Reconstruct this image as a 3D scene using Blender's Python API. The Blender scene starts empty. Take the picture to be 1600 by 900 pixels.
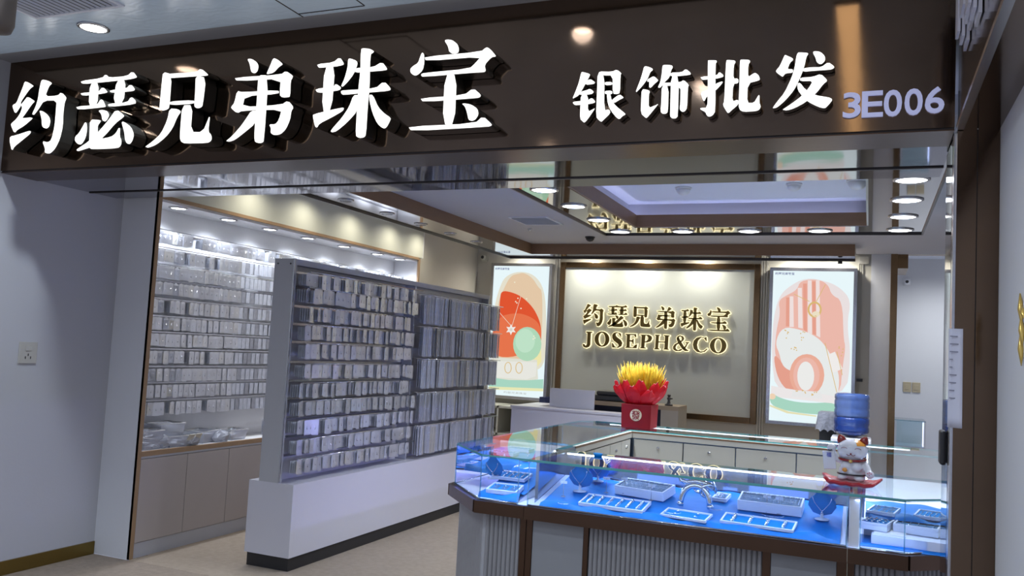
import bpy, bmesh, math, random
from mathutils import Vector, Matrix
random.seed(7)
PI = math.pi
SC = bpy.context.scene
COL = SC.collection
# ------------------------------------------------------------------ camera
CA = Vector((0.92154, 0.38462, 0.05312)); CB = Vector((-0.0215, -0.08607, 0.99606)); CC = Vector((-0.38768, 0.91905, 0.07105))
H = 1.55; FPX = 1332.53
cam = bpy.data.objects.new('camera', bpy.data.cameras.new('camera')); COL.objects.link(cam)
cam.data.sensor_width = 36; cam.data.lens = FPX / 1600 * 36; cam.data.clip_start = 0.05
cam.matrix_world = Matrix(((CA.x, CB.x, -CC.x, 0), (CA.y, CB.y, -CC.y, 0), (CA.z, CB.z, -CC.z, H), (0, 0, 0, 1)))
SC.camera = cam
# ------------------------------------------------------------------ world, exposure
SC.view_settings.view_transform = 'Standard'; SC.view_settings.look = 'None'
SC.view_settings.exposure = 0.12; SC.view_settings.gamma = 1.0; SC.view_settings.use_curve_mapping = False
w = bpy.data.worlds.new('world'); SC.world = w; w.use_nodes = True
w.node_tree.nodes['Background'].inputs[0].default_value = (0.62, 0.70, 0.95, 1)
w.node_tree.nodes['Background'].inputs[1].default_value = 0.80
COOL = (0.80, 0.87, 1.0); WARM = (1.0, 0.95, 0.82); BLUE = (0.34, 0.50, 1.0)
P_RING = 64; P_CAB = 24; P_CORR = 105; P_CASE = 1.6

def area(name, loc, size, power, color, rot=(0, 0, 0), parent=None):
    l = bpy.data.lights.new(name, 'AREA'); l.shape = 'RECTANGLE'; l.size, l.size_y = size; l.energy = power; l.color = color
    o = bpy.data.objects.new(name, l); COL.objects.link(o); o.location = loc; o.rotation_euler = rot
    if parent: o.parent = parent; o.location = Vector(loc) - ORG[parent.name]
    return o
def spot(name, loc, power, color, angle=120, blend=0.8, size=0.04, parent=None, rot=(0, 0, 0)):
    l = bpy.data.lights.new(name, 'SPOT'); l.energy = power; l.color = color; l.spot_size = math.radians(angle)
    l.spot_blend = blend; l.shadow_soft_size = size
    o = bpy.data.objects.new(name, l); COL.objects.link(o); o.location = loc; o.rotation_euler = rot
    if parent: o.parent = parent; o.location = Vector(loc) - ORG[parent.name]
    return o

# ------------------------------------------------------------------ helpers
ORG = {}
def ray(x, y): return CA * ((x - 800) / FPX) - CB * ((y - 450) / FPX) + CC
def hitz(x, y, z): d = ray(x, y); return d * ((z - H) / d.z) + Vector((0, 0, H))
def hity(x, y, Y): d = ray(x, y); return d * (Y / d.y) + Vector((0, 0, H))
def hitx(x, y, X): d = ray(x, y); return d * (X / d.x) + Vector((0, 0, H))

def tag(o, label=None, cat=None, group=None, kind=None):
    if label: o['label'] = label
    if cat: o['category'] = cat
    if group: o['group'] = group
    if kind: o['kind'] = kind
    return o
def root(name, loc, label, cat, group=None, rz=0):
    o = bpy.data.objects.new(name, None); COL.objects.link(o); o.location = loc; o.rotation_euler = (0, 0, rz)
    o.empty_display_size = 0.1
    ORG[o.name] = Vector(loc)
    return tag(o, label, cat, group)

class MB:
    def __init__(s): s.v = []; s.f = []; s.m = []; s.sm = []
    def face(s, idx, m=0, sm=False): s.f.append(tuple(idx)); s.m.append(m); s.sm.append(sm)
    def box(s, a, b, m=0, mat=None):
        n = len(s.v); x0, y0, z0 = a; x1, y1, z1 = b
        p = [(x0, y0, z0), (x1, y0, z0), (x1, y1, z0), (x0, y1, z0), (x0, y0, z1), (x1, y0, z1), (x1, y1, z1), (x0, y1, z1)]
        if mat: p = [tuple(mat @ Vector(q)) for q in p]
        s.v += p
        for f in ((0, 3, 2, 1), (4, 5, 6, 7), (0, 1, 5, 4), (1, 2, 6, 5), (2, 3, 7, 6), (3, 0, 4, 7)): s.face([n + i for i in f], m)
        return s
    def prism(s, poly, o, u, v, wv, m=0, caps=(1, 1), ms=None):
        """poly of 2-D points laid out on o + a*u + b*v, extruded along wv"""
        o, u, v, wv = Vector(o), Vector(u), Vector(v), Vector(wv)
        n = len(s.v); k = len(poly)
        for q in poly: s.v.append(tuple(o + u * q[0] + v * q[1]))
        for q in poly: s.v.append(tuple(o + u * q[0] + v * q[1] + wv))
        if caps[0]: s.face(range(n, n + k), m)
        if caps[1]: s.face(range(n + 2 * k - 1, n + k - 1, -1), m)
        for i in range(k):
            j = (i + 1) % k
            s.face((n + i, n + k + i, n + k + j, n + j), m if ms is None else ms)
        return s
    def poly(s, pts, m=0):
        n = len(s.v); s.v += [tuple(p) for p in pts]; s.face(range(n, n + len(pts)), m); return s
    def tube(s, pts, r, seg=8, m=0, closed=False, caps=True):
        pts = [Vector(p) for p in pts]; n = len(s.v); N = len(pts); prev = None
        for i, p in enumerate(pts):
            if closed: t = pts[(i + 1) % N] - pts[i - 1]
            else: t = pts[min(i + 1, N - 1)] - pts[max(i - 1, 0)]
            t.normalize()
            if prev is None: a = t.cross(Vector((0, 0, 1))); a = a if a.length > .1 else t.cross(Vector((1, 0, 0)))
            else: a = prev - t * prev.dot(t)
            a.normalize(); prev = a; b = t.cross(a)
            rr = r[i] if isinstance(r, (list, tuple)) else r
            for k in range(seg):
                c = 2 * PI * k / seg; s.v.append(tuple(p + (a * math.cos(c) + b * math.sin(c)) * rr))
        for i in range(N if closed else N - 1):
            for k in range(seg):
                i2 = (i + 1) % N; k2 = (k + 1) % seg
                s.face((n + i * seg + k, n + i * seg + k2, n + i2 * seg + k2, n + i2 * seg + k), m, True)
        if caps and not closed:
            s.face([n + k for k in range(seg)][::-1], m); s.face([n + (N - 1) * seg + k for k in range(seg)], m)
        return s
    def lathe(s, prof, c, seg=24, m=0, ax=2, rot=None, sx=1, sy=1):
        n = len(s.v); c = Vector(c)
        for r, z in prof:
            for k in range(seg):
                a = 2 * PI * k / seg; q = Vector((r * math.cos(a) * sx, r * math.sin(a) * sy, z))
                if rot is not None: q = rot @ q
                s.v.append(tuple(c + q))
        for i in range(len(prof) - 1):
            for k in range(seg):
                k2 = (k + 1) % seg
                s.face((n + i * seg + k, n + i * seg + k2, n + (i + 1) * seg + k2, n + (i + 1) * seg + k), m, True)
        s.face([n + k for k in range(seg)][::-1], m); s.face([n + (len(prof) - 1) * seg + k for k in range(seg)], m)
        return s
    def ball(s, c, r, m=0, seg=16, rings=10, rot=None):
        rx, ry, rz = (r, r, r) if not isinstance(r, (tuple, list)) else r
        prof = [(max(math.sin(PI * i / rings), 0.002), -math.cos(PI * i / rings)) for i in range(rings + 1)]
        n = len(s.v); c = Vector(c)
        for pr, z in prof:
            for k in range(seg):
                a = 2 * PI * k / seg; q = Vector((pr * math.cos(a) * rx, pr * math.sin(a) * ry, z * rz))
                if rot is not None: q = rot @ q
                s.v.append(tuple(c + q))
        for i in range(rings):
            for k in range(seg):
                k2 = (k + 1) % seg
                s.face((n + i * seg + k, n + i * seg + k2, n + (i + 1) * seg + k2, n + (i + 1) * seg + k), m, True)
        return s
    def build(s, name, mats, parent=None, origin=None, local=False):
        if not isinstance(mats, (list, tuple)): mats = [mats]
        off = Vector((0, 0, 0))
        if parent is not None and not local: off = ORG[parent.name]
        elif origin is not None: off = Vector(origin)
        me = bpy.data.meshes.new(name)
        me.from_pydata([tuple(Vector(p) - off) for p in s.v] if off.length else s.v, [], s.f)
        for m in mats: me.materials.append(m)
        me.polygons.foreach_set('material_index', s.m); me.polygons.foreach_set('use_smooth', s.sm)
        me.update()
        bm = bmesh.new(); bm.from_mesh(me); bmesh.ops.recalc_face_normals(bm, faces=bm.faces); bm.to_mesh(me); bm.free()
        o = bpy.data.objects.new(name, me); COL.objects.link(o)
        if parent is not None: o.parent = parent; ORG[o.name] = off if not local else Vector((0, 0, 0))
        elif origin is not None: o.location = origin; ORG[o.name] = Vector(origin)
        else: ORG[o.name] = Vector((0, 0, 0))
        return o
def base_of(s):
    xs = [p[0] for p in s.v]; ys = [p[1] for p in s.v]; zs = [p[2] for p in s.v]
    return ((min(xs) + max(xs)) / 2, (min(ys) + max(ys)) / 2, min(zs))
def solo(mb, name, mats, label, cat, group=None, kind=None):
    return tag(mb.build(name, mats, None, base_of(mb)), label, cat, group, kind)
def struct(mb, name, mats, parent=None):
    o = mb.build(name, mats, parent, base_of(mb) if parent is None else None)
    if parent is None: o['kind'] = 'structure'
    return o
def bevel(o, wd=0.004, seg=2):
    m = o.modifiers.new('bevel', 'BEVEL'); m.width = wd; m.segments = seg; m.limit_method = 'ANGLE'; return o
def copy_tree(o, parent=None):
    c = o.copy(); COL.objects.link(c)
    if parent: c.parent = parent; c.matrix_parent_inverse = Matrix()
    for ch in o.children: copy_tree(ch, c)
    return c
def at(o, loc, rz=None):
    o.location = loc
    if rz is not None: o.rotation_euler = (0, 0, rz)
    return o

# ------------------------------------------------------------------ materials
def mat(name, col, rough=0.5, metal=0.0, var=0.06, scale=6.0, bump=0.0, bscale=None, stretch=(1, 1, 1), coat=0, spec=0.5, emit=None, estr=0, col2=None, alpha=1.0, sheen=0):
    m = bpy.data.materials.new(name); m.use_nodes = True; nt = m.node_tree; N = nt.nodes; L = nt.links
    b = N['Principled BSDF']
    tc = N.new('ShaderNodeTexCoord'); mp = N.new('ShaderNodeMapping'); mp.inputs['Scale'].default_value = stretch
    L.new(tc.outputs['Object'], mp.inputs[0])
    nz = N.new('ShaderNodeTexNoise'); nz.inputs['Scale'].default_value = scale; nz.inputs['Detail'].default_value = 4
    L.new(mp.outputs[0], nz.inputs['Vector'])
    mx = N.new('ShaderNodeMix'); mx.data_type = 'RGBA'
    c2 = col2 or tuple(max(0, c * (1 - var * 2)) for c in col)
    mx.inputs[6].default_value = (*col, 1); mx.inputs[7].default_value = (*c2, 1)
    L.new(nz.outputs['Fac'], mx.inputs[0]); L.new(mx.outputs[2], b.inputs['Base Color'])
    b.inputs['Roughness'].default_value = rough; b.inputs['Metallic'].default_value = metal
    b.inputs['Specular IOR Level'].default_value = spec; b.inputs['Coat Weight'].default_value = coat
    b.inputs['Alpha'].default_value = alpha
    if sheen: b.inputs['Sheen Weight'].default_value = sheen
    if emit: b.inputs['Emission Color'].default_value = (*emit, 1); b.inputs['Emission Strength'].default_value = estr
    if bump:
        n2 = N.new('ShaderNodeTexNoise'); n2.inputs['Scale'].default_value = bscale or scale; n2.inputs['Detail'].default_value = 3
        L.new(mp.outputs[0], n2.inputs['Vector'])
        bp = N.new('ShaderNodeBump'); bp.inputs['Strength'].default_value = bump; bp.inputs['Distance'].default_value = 0.01
        L.new(n2.outputs['Fac'], bp.inputs['Height']); L.new(bp.outputs[0], b.inputs['Normal'])
    return m
def emis(name, col, s):
    m = bpy.data.materials.new(name); m.use_nodes = True; nt = m.node_tree; N = nt.nodes
    N.remove(N['Principled BSDF']); e = N.new('ShaderNodeEmission'); e.inputs[0].default_value = (*col, 1); e.inputs[1].default_value = s
    nt.links.new(e.outputs[0], N['Material Output'].inputs[0]); return m
def thin(name, tint, refl=1.0, rough=0.0, fill=0.0, fillcol=(1, 1, 1), ior=1.5):
    """thin clear sheet: tinted straight-through light plus Fresnel reflection and a little milky scatter"""
    m = bpy.data.materials.new(name); m.use_nodes = True; nt = m.node_tree; N = nt.nodes; L = nt.links
    N.remove(N['Principled BSDF'])
    t = N.new('ShaderNodeBsdfTransparent'); t.inputs[0].default_value = (*tint, 1)
    g = N.new('ShaderNodeBsdfGlossy'); g.inputs['Roughness'].default_value = rough
    d = N.new('ShaderNodeBsdfDiffuse'); d.inputs[0].default_value = (*fillcol, 1)
    fr = N.new('ShaderNodeFresnel'); fr.inputs[0].default_value = ior
    mu = N.new('ShaderNodeMath'); mu.operation = 'MULTIPLY'; mu.inputs[1].default_value = refl; mu.use_clamp = True; L.new(fr.outputs[0], mu.inputs[0])
    m1 = N.new('ShaderNodeMixShader'); m1.inputs[0].default_value = fill; L.new(t.outputs[0], m1.inputs[1]); L.new(d.outputs[0], m1.inputs[2])
    m2 = N.new('ShaderNodeMixShader'); L.new(mu.outputs[0], m2.inputs[0]); L.new(m1.outputs[0], m2.inputs[1]); L.new(g.outputs[0], m2.inputs[2])
    L.new(m2.outputs[0], N['Material Output'].inputs[0]); return m

M = {}
M['wall'] = mat('wall_paint', (0.50, 0.50, 0.53), 0.75, var=0.03, scale=1.5, bump=0.05, bscale=60)
M['wall_in'] = mat('wall_paint_inner', (0.66, 0.66, 0.68), 0.7, var=0.03, scale=1.5, bump=0.05, bscale=60)
M['beige'] = mat('beige_wall', (0.54, 0.51, 0.43), 0.6, var=0.04, scale=2)
M['cream'] = mat('cream_laminate', (0.56, 0.56, 0.47), 0.5, var=0.03, scale=2)
M['panel'] = mat('sign_wall_panel', (0.52, 0.53, 0.47), 0.35, var=0.03, scale=3)
M['ceil'] = mat('ceiling_paint', (0.50, 0.50, 0.54), 0.8, var=0.03, scale=2)
M['ceil_w'] = mat('ceiling_white', (0.72, 0.74, 0.82), 0.7, var=0.02, scale=2)
M['bronze'] = mat('dark_bronze_steel', (0.175, 0.118, 0.082), 0.10, 1.0, var=0.12, scale=1.4, bump=0.03, bscale=5, stretch=(1.2, 1, 2.2), col2=(0.12, 0.08, 0.055))
M['bronze2'] = mat('bronze_trim', (0.095, 0.055, 0.036), 0.28, 0.8, var=0.1, scale=3, bump=0.03, bscale=20)
M['gold'] = mat('gold_trim', (0.24, 0.15, 0.075), 0.25, 1.0, var=0.08, scale=4, bump=0.03, bscale=9)
M['woodm'] = mat('brown_wood_band', (0.25, 0.145, 0.082), 0.4, 0.1, var=0.12, scale=3, stretch=(1, 1, 8))
M['oak'] = mat('oak_edge', (0.38, 0.24, 0.13), 0.5, 0, var=0.12, scale=12, stretch=(1, 1, .2))
M['mirror'] = mat('polished_mirror_steel', (0.50, 0.49, 0.50), 0.035, 1.0, var=0.05, scale=2, bump=0.035, bscale=2.2, stretch=(1, .7, 1))
M['mirrord'] = mat('dark_mirror_steel', (0.28, 0.27, 0.29), 0.05, 1.0, var=0.05, scale=2, bump=0.05, bscale=2.5)
M['steel'] = mat('brushed_steel', (0.55, 0.55, 0.57), 0.25, 1.0, var=0.05, scale=20)
M['chrome'] = mat('chrome', (0.75, 0.76, 0.78), 0.1, 1.0, var=0.02)
M['silver'] = mat('silver_metal', (0.82, 0.83, 0.86), 0.12, 1.0, var=0.03, scale=40)
M['black'] = mat('black_plastic', (0.02, 0.02, 0.022), 0.45)
M['dark'] = mat('dark_trim', (0.035, 0.028, 0.025), 0.35, 0.3)
M['white'] = mat('white_laminate', (0.62, 0.61, 0.66), 0.35, var=0.02, scale=3)
M['whitep'] = mat('white_plastic', (0.75, 0.75, 0.76), 0.35, var=0.02)
M['grey'] = mat('grey_laminate', (0.36, 0.36, 0.38), 0.45, var=0.03)
M['boardg'] = mat('flat_front_board', (0.25, 0.255, 0.27), 0.45, var=0.03)
M['greyd'] = mat('grey_laminate_post', (0.46, 0.46, 0.48), 0.45, var=0.03)
M['flute'] = mat('fluted_grey_board', (0.27, 0.265, 0.275), 0.45, var=0.05, scale=9, stretch=(4, 4, .3))
M['floor'] = mat('beige_carpet', (0.40, 0.325, 0.25), 0.95, var=0.16, scale=26, bump=0.5, bscale=160)
M['floor2'] = mat('brown_speckled_floor', (0.34, 0.27, 0.21), 0.8, var=0.22, scale=30, bump=0.3, bscale=120)
M['cab'] = mat('cabinet_door_taupe', (0.44, 0.39, 0.36), 0.5, var=0.03)
M['cupb'] = mat('cupboard_cream', (0.52, 0.51, 0.44), 0.5, var=0.03)
M['base_gold'] = mat('olive_gold_baseboard', (0.25, 0.17, 0.045), 0.3, 0.8, var=0.15, scale=4)
M['cardA'] = mat('grey_white_card', (0.74, 0.77, 0.86), 0.5, var=0.2, scale=30)
M['cardB'] = mat('pale_grey_card', (0.68, 0.71, 0.80), 0.5, var=0.25, scale=30)
M['cardC'] = mat('dim_grey_card', (0.48, 0.49, 0.55), 0.5, var=0.25, scale=30)
M['cardD'] = mat('ivory_card', (0.74, 0.69, 0.58), 0.5, var=0.2, scale=30)
M['film'] = thin('clear_film', (0.95, 0.96, 0.98), .5, 0.35, 0.10, (0.85, 0.87, 0.92))
M['bin'] = thin('milky_plastic', (0.85, 0.87, 0.92), 1.5, 0.15, 0.45, (0.7, 0.72, 0.8))
M['glass'] = thin('clear_glass', (0.93, 0.97, 0.97), 1.0, 0.0, 0.0)
M['gtop'] = thin('glass_top_sheet', (0.90, 0.97, 0.96), 1.25, 0.0, 0.0, ior=1.5)
M['gedge'] = mat('green_glass_edge', (0.07, 0.36, 0.36), 0.1, 0, spec=0.8)
M['cloth'] = mat('blue_satin_cloth', (0.0, 0.20, 0.62), 0.5, var=0.15, scale=9, bump=0.25, bscale=14, spec=.25)
M['velvet'] = mat('blue_velvet', (0.0, 0.23, 0.62), 0.7, var=0.1, scale=12, spec=.2)
M['tray'] = mat('white_tray', (0.72, 0.76, 0.86), 0.4, var=0.03)
M['cell'] = mat('tray_slots_dark', (0.02, 0.12, 0.26), 0.5)
M['red'] = mat('red_paper', (0.62, 0.006, 0.012), 0.55, var=0.12, scale=18, spec=.25)
M['redbox'] = mat('dark_red_box', (0.24, 0.004, 0.008), 0.6, var=0.1, spec=.25)
M['redsatin'] = mat('red_satin', (0.62, 0.01, 0.02), 0.3, var=0.2, scale=30, bump=0.4, bscale=40, sheen=0.4)
M['yellow'] = mat('yellow_wheat', (0.78, 0.50, 0.015), 0.6, var=0.15, scale=30)
M['goldp'] = mat('gold_paint', (0.75, 0.52, 0.14), 0.3, 0.6)
M['catw'] = mat('white_ceramic', (0.80, 0.80, 0.84), 0.15, var=0.02, coat=0.6)
M['cato'] = mat('orange_glaze', (0.85, 0.36, 0.05), 0.2, coat=0.5)
M['catr'] = mat('dark_red_glaze', (0.28, 0.02, 0.015), 0.2, coat=0.5)
M['catk'] = mat('black_glaze', (0.03, 0.025, 0.03), 0.25, coat=0.3)
M['catblue'] = mat('blue_print', (0.10, 0.14, 0.6), 0.4)
M['water'] = mat('blue_water_bottle', (0.015, 0.06, 0.30), 0.08, var=0.25, scale=3, stretch=(1, 1, 3), coat=0.5, alpha=0.86)
M['water2'] = mat('blue_bottle_upper', (0.09, 0.17, 0.46), 0.08, var=0.2, scale=5, coat=0.5, alpha=0.75)
M['lace'] = mat('grey_lace', (0.42, 0.43, 0.48), 0.8, var=0.35, scale=40, bump=0.6, bscale=60)
M['ceil_c'] = mat('corridor_ceiling_panel', (0.72, 0.86, 1.0), 0.22, 0.0, var=0.1, scale=2.2, spec=0.6)
M['letter'] = emis('lit_letter_face', (1.0, 0.99, 0.97), 1.7)
M['letside'] = mat('letter_return', (0.10, 0.095, 0.085), 0.25, 0.8)
M['lens'] = emis('lamp_lens', (0.95, 0.97, 1.0), 9.0)
M['lensoff'] = mat('unlit_lens', (0.10, 0.10, 0.12), 0.2)
M['led'] = emis('led_strip', (0.80, 0.86, 1.0), 7.0)
M['halo'] = emis('warm_letter_glow', (1.0, 0.86, 0.50), 1.6)
M['goldl'] = mat('dark_gold_letter', (0.17, 0.115, 0.03), 0.3, 0.7)
M['slate'] = mat('blue_grey_back_board', (0.30, 0.38, 0.52), 0.12, 0.85)
M['num'] = mat('lilac_white_number', (0.55, 0.58, 0.85), 0.4, emit=(0.5, 0.54, 0.85), estr=0.35)  # faint self-glow put into the shop number to brighten it
M['acr'] = mat('acrylic_letter', (0.72, 0.74, 0.86), 0.2)
M['paper'] = mat('white_paper', (0.62, 0.62, 0.72), 0.7, var=0.03)
M['ink'] = mat('grey_ink', (0.25, 0.25, 0.32), 0.7)
M['ivory'] = mat('ivory_switch', (0.48, 0.46, 0.42), 0.4)
M['switchg'] = mat('gold_switch', (0.50, 0.42, 0.28), 0.35, 0.2)

# floral swirl relief on the corridor ceiling panel
nt = M['ceil_c'].node_tree; N = nt.nodes; L = nt.links
vo = N.new('ShaderNodeTexWave'); vo.wave_type = 'RINGS'; vo.inputs['Scale'].default_value = 5; vo.inputs['Distortion'].default_value = 14; vo.inputs['Detail'].default_value = 2; vo.inputs['Detail Scale'].default_value = 1.6
tc = N.new('ShaderNodeTexCoord'); L.new(tc.outputs['Object'], vo.inputs['Vector'])
bp = N.new('ShaderNodeBump'); bp.inputs['Strength'].default_value = 0.05; bp.inputs['Distance'].default_value = 0.01
L.new(vo.outputs['Fac'], bp.inputs['Height']); L.new(bp.outputs[0], N['Principled BSDF'].inputs['Normal'])

# ------------------------------------------------------------------ setting
XL = -4.88; XC = -4.55; YS = 3.5; ZU = 2.45; YB = 9.75; XR = 1.7; ZC = 2.75; ZG = 2.85; ZK = 3.12; PX0 = 0.285; PX1 = 0.425
struct(MB().box((XL - .1, 4.6, -.05), (XR + .1, YB + .1, 0)).box((XC, 4.43, -.05), (XR + .1, 4.6, 0)), 'floor', M['floor'])
struct(MB().box((-5.2, -1.5, -.051), (XC, 4.43, -.001)).box((XC, -1.5, -.051), (2.2, 4.43, -.001)), 'floor_corridor', [M['floor2']])
struct(MB().box((XL - .12, -1.5, 0), (XL, 4.43, ZK - .001)).box((XL - .12, 3.341, ZK - .001), (XL, 4.43, ZG + .4)), 'wall_left', M['wall'])
struct(MB().box((XL, 2.0, 0), (XL + .012, 4.425, .085)), 'baseboard_left', M['base_gold'])
struct(MB().box((XL - .12, 8.2, 0), (XC - .05, YB, ZG + .05)).box((XL - .12, 4.43, 0), (XL, 8.2, ZG + .05)), 'wall_side', M['beige'])
struct(MB().box((XL - .12, YB, 0), (-.0, YB + .12, ZG + .05)), 'wall_back', M['beige'])
# wall to the right of the beige one, with the doorway
struct(MB().box((0, YB - .02, 0), (.19, YB + .12, ZG + .05)).box((.19, YB - .02, 2.82), (.95, YB + .12, ZG + .05)).box((.95, YB - .02, 0), (XR, YB + .12, ZG + .05)), 'wall_back_right', M['wall_in'])
struct(MB().box((XR, 4.3, 0), (XR + .1, 11.4, ZG + .05)), 'wall_right_inner', M['wall_in'])
b = MB().box((.19, YB - .05, 0), (.255, YB + .14, 2.82)).box((.885, YB - .05, 0), (.95, YB + .14, 2.82)).box((.255, YB - .05, 2.755), (.885, YB + .14, 2.82))
struct(b, 'door_1', M['gold'])
struct(MB().box((-.6, 11.4, 0), (XR + .1, 11.5, 3.0)), 'wall_beyond_doorway', M['wall_in'])
struct(MB().box((-.62, YB + .12, 0), (-.6, 11.5, 3.0)), 'wall_beyond_left', M['wall_in'])
struct(MB().box((-.6, YB + .12, 2.9), (XR + .1, 11.4, 2.95)), 'ceiling_beyond_doorway', M['ceil_w'])
struct(MB().box((.19, YB + .14, 2.62), (.36, 10.6, 2.9)), 'trim_6', M['gold'])
# interior ceilings: outer slab, lower mirror tray along the walls, inner recess
struct(MB().box((XL, YS + .05, ZG), (XR, YB, ZG + .05)), 'ceiling', M['ceil_w'])
TX, BX, TY, BY, TZ = -3.97, -3.56, 9.3, 8.95, 2.635
RX0, RX1, RY1, RY0 = -2.07, .345, 6.86, 4.42     # hung mirror ring
IX0, IX1, IY1, IY0 = -1.72, -.025, 6.5, 4.7
b = MB().box((BX, 4.4, ZC), (RX0, BY, ZG)).box((RX0, RY1, ZC), (-.15, BY, ZG)).box((-.15, RY1, ZC), (XR, YB - .03, ZG)).box((RX1, 4.4, ZC), (XR, RY1, ZG)).box((RX0, 4.4, ZC + .02), (RX1, RY1, ZG))
struct(b, 'ceiling_recess', M['ceil'])
b = MB().box((TX + .012, 4.4, TZ), (BX, TY - .012, TZ + .05)).box((BX, BY, TZ), (-.15, TY - .012, TZ + .05))
struct(b, 'ceiling_tray_mirror', M['mirror'])
b = MB().box((TX, 4.4, TZ - .015), (TX + .012, TY, TZ + .08)).box((TX, TY - .012, TZ - .015), (-.15, TY, TZ + .08)); struct(b, 'trim_1', M['dark'])
b = MB().box((BX, 4.4, TZ - .002), (BX + .01, BY - .01, ZC)).box((BX, BY - .01, TZ - .002), (-.15, BY, ZC)); struct(b, 'trim_2', M['woodm'])
# hung ring
RZ = 2.55
b = MB().box((RX0 + .012, RY0, RZ), (IX0, RY1 - .012, RZ + .04)).box((IX0, IY1, RZ), (RX1 - .012, RY1 - .012, RZ + .04)).box((IX1, RY0, RZ), (RX1 - .012, IY1, RZ + .04)).box((IX0, RY0, RZ), (IX1, IY0, RZ + .04))
struct(b, 'ceiling_ring_mirror', M['mirror'])
b = MB().box((RX0, RY0, RZ - .012), (RX0 + .012, RY1, ZC)).box((RX0, RY1 - .012, RZ - .012), (RX1, RY1, ZC)).box((RX1 - .012, RY0, RZ - .012), (RX1, RY1, ZC)); struct(b, 'trim_3', M['dark'])
b = MB().box((IX0 - .02, IY0, RZ + .005), (IX0 + .012, IY1, RZ + .1)).box((IX0 - .02, IY1 - .012, RZ + .005), (IX1 + .02, IY1 + .02, RZ + .1)); struct(b, 'trim_4', M['woodm'])
struct(MB().box((IX1 - .012, IY0, RZ + .005), (IX1 + .02, IY1, ZC)), 'trim_5', M['cream'])
b = MB().box((IX0 - .10, IY0, RZ + .04), (IX0 - .08, IY1 + .08, ZC + .02)).box((IX0 - .10, IY1 + .08, RZ + .04), (IX1, IY1 + .10, ZC + .02)); struct(b, 'ceiling_well_side', M['ceil'])
struct(MB().box((IX0 - .08, IY0, ZC), (IX1, IY1 + .08, ZC + .02)), 'ceiling_well', M['ceil_w'])
# corridor ceiling and cornice
struct(MB().box((-5.2, -1.5, ZK), (2.2, 3.34, ZK + .05)), 'ceiling_corridor', M['ceil_c'])
struct(MB().box((XL, 3.34, ZK + .01), (PX0, YS + .02, ZK + .08)), 'trim_7', M['grey'])
b = MB()
for (x0, y0, x1, y1) in ((-2.6, 2.4, -2.596, 3.34), (-2.222, 2.4, -2.218, 3.3), (-2.6, 3.3, -2.22, 3.304)): b.box((x0, y0, ZK - .003), (x1, y1, ZK))
struct(b, 'trim_8', M['dark'])
# pillar, beam and right wall of the corridor
struct(MB().box((PX1, -1.5, 0), (PX1 + .15, YS + .42, ZK)), 'wall_right', M['wall_in'])
struct(MB().box((PX0, .3, ZU + .012), (PX0 + .012, YS, ZK)).box((PX0 + .012, .3, ZU), (PX1 + .0, YS + .0, ZU + .012)), 'beam_right', M['bronze'])
struct(MB().box((PX0 - .006, .3, ZU - .004), (PX0 + .02, YS - .01, ZU + .012)), 'trim_9', M['steel'])

# sign fascia
fas = root('sign_fascia', (-2.3, YS, ZU), 'long polished dark bronze sign board above the shop opening', 'sign board')
MB().box((XL, YS, ZU + .010), (PX0 - .01, YS + .03, ZK + .02)).build('face_panel', M['bronze'], fas)
MB().box((XL, YS + .010, ZU + .002), (PX0 - .01, YS + .03, ZU + .010)).build('shadow_gap', M['dark'], fas)
MB().box((XL, YS + .004, ZU - .002), (PX0 - .01, YS + .25, ZU + .002)).build('bottom_panel', M['bronze2'], fas)
MB().box((XL, YS + .25, ZU + .002), (PX0, YS + .64, ZU + .03)).build('mirror_soffit', M['mirrord'], fas)
MB().box((XL, YS + .64, ZU - .004), (PX0, YS + .655, ZU + .03)).build('black_seam', M['dark'], fas)
MB().box((XL, YS + .655, ZU + .002), (PX0, YS + .87, ZU + .03)).build('rear_mirror_soffit', M['mirrord'], fas)
MB().box((XL, YS + .85, ZU + .03), (PX0, YS + .87, ZG)).build('back_panel', M['grey'], fas)

pil = root('pillar', (.355, YS, 0), 'tall dark bronze clad pillar at the right of the opening', 'pillar')
MB().box((PX0, YS, 0), (.350, YS + .42, ZU)).build('cladding_panel', M['bronze'], pil)
MB().box((.3535, YS, 0), (PX1 - .001, YS + .42, ZU)).build('cladding_panel', M['bronze'], pil)
MB().box((.350, YS + .01, 0), (.3535, YS + .4, ZU)).build('seam', M['dark'], pil)
MB().box((PX0 - .008, YS + .02, 0), (PX0, YS + .09, ZU - .006)).build('steel_channel', M['steel'], pil)
MB().box((PX0 - .006, YS + .13, 0), (PX0, YS + .40, ZU - .006)).build('mirror_strip', M['mirrord'], pil)

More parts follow.
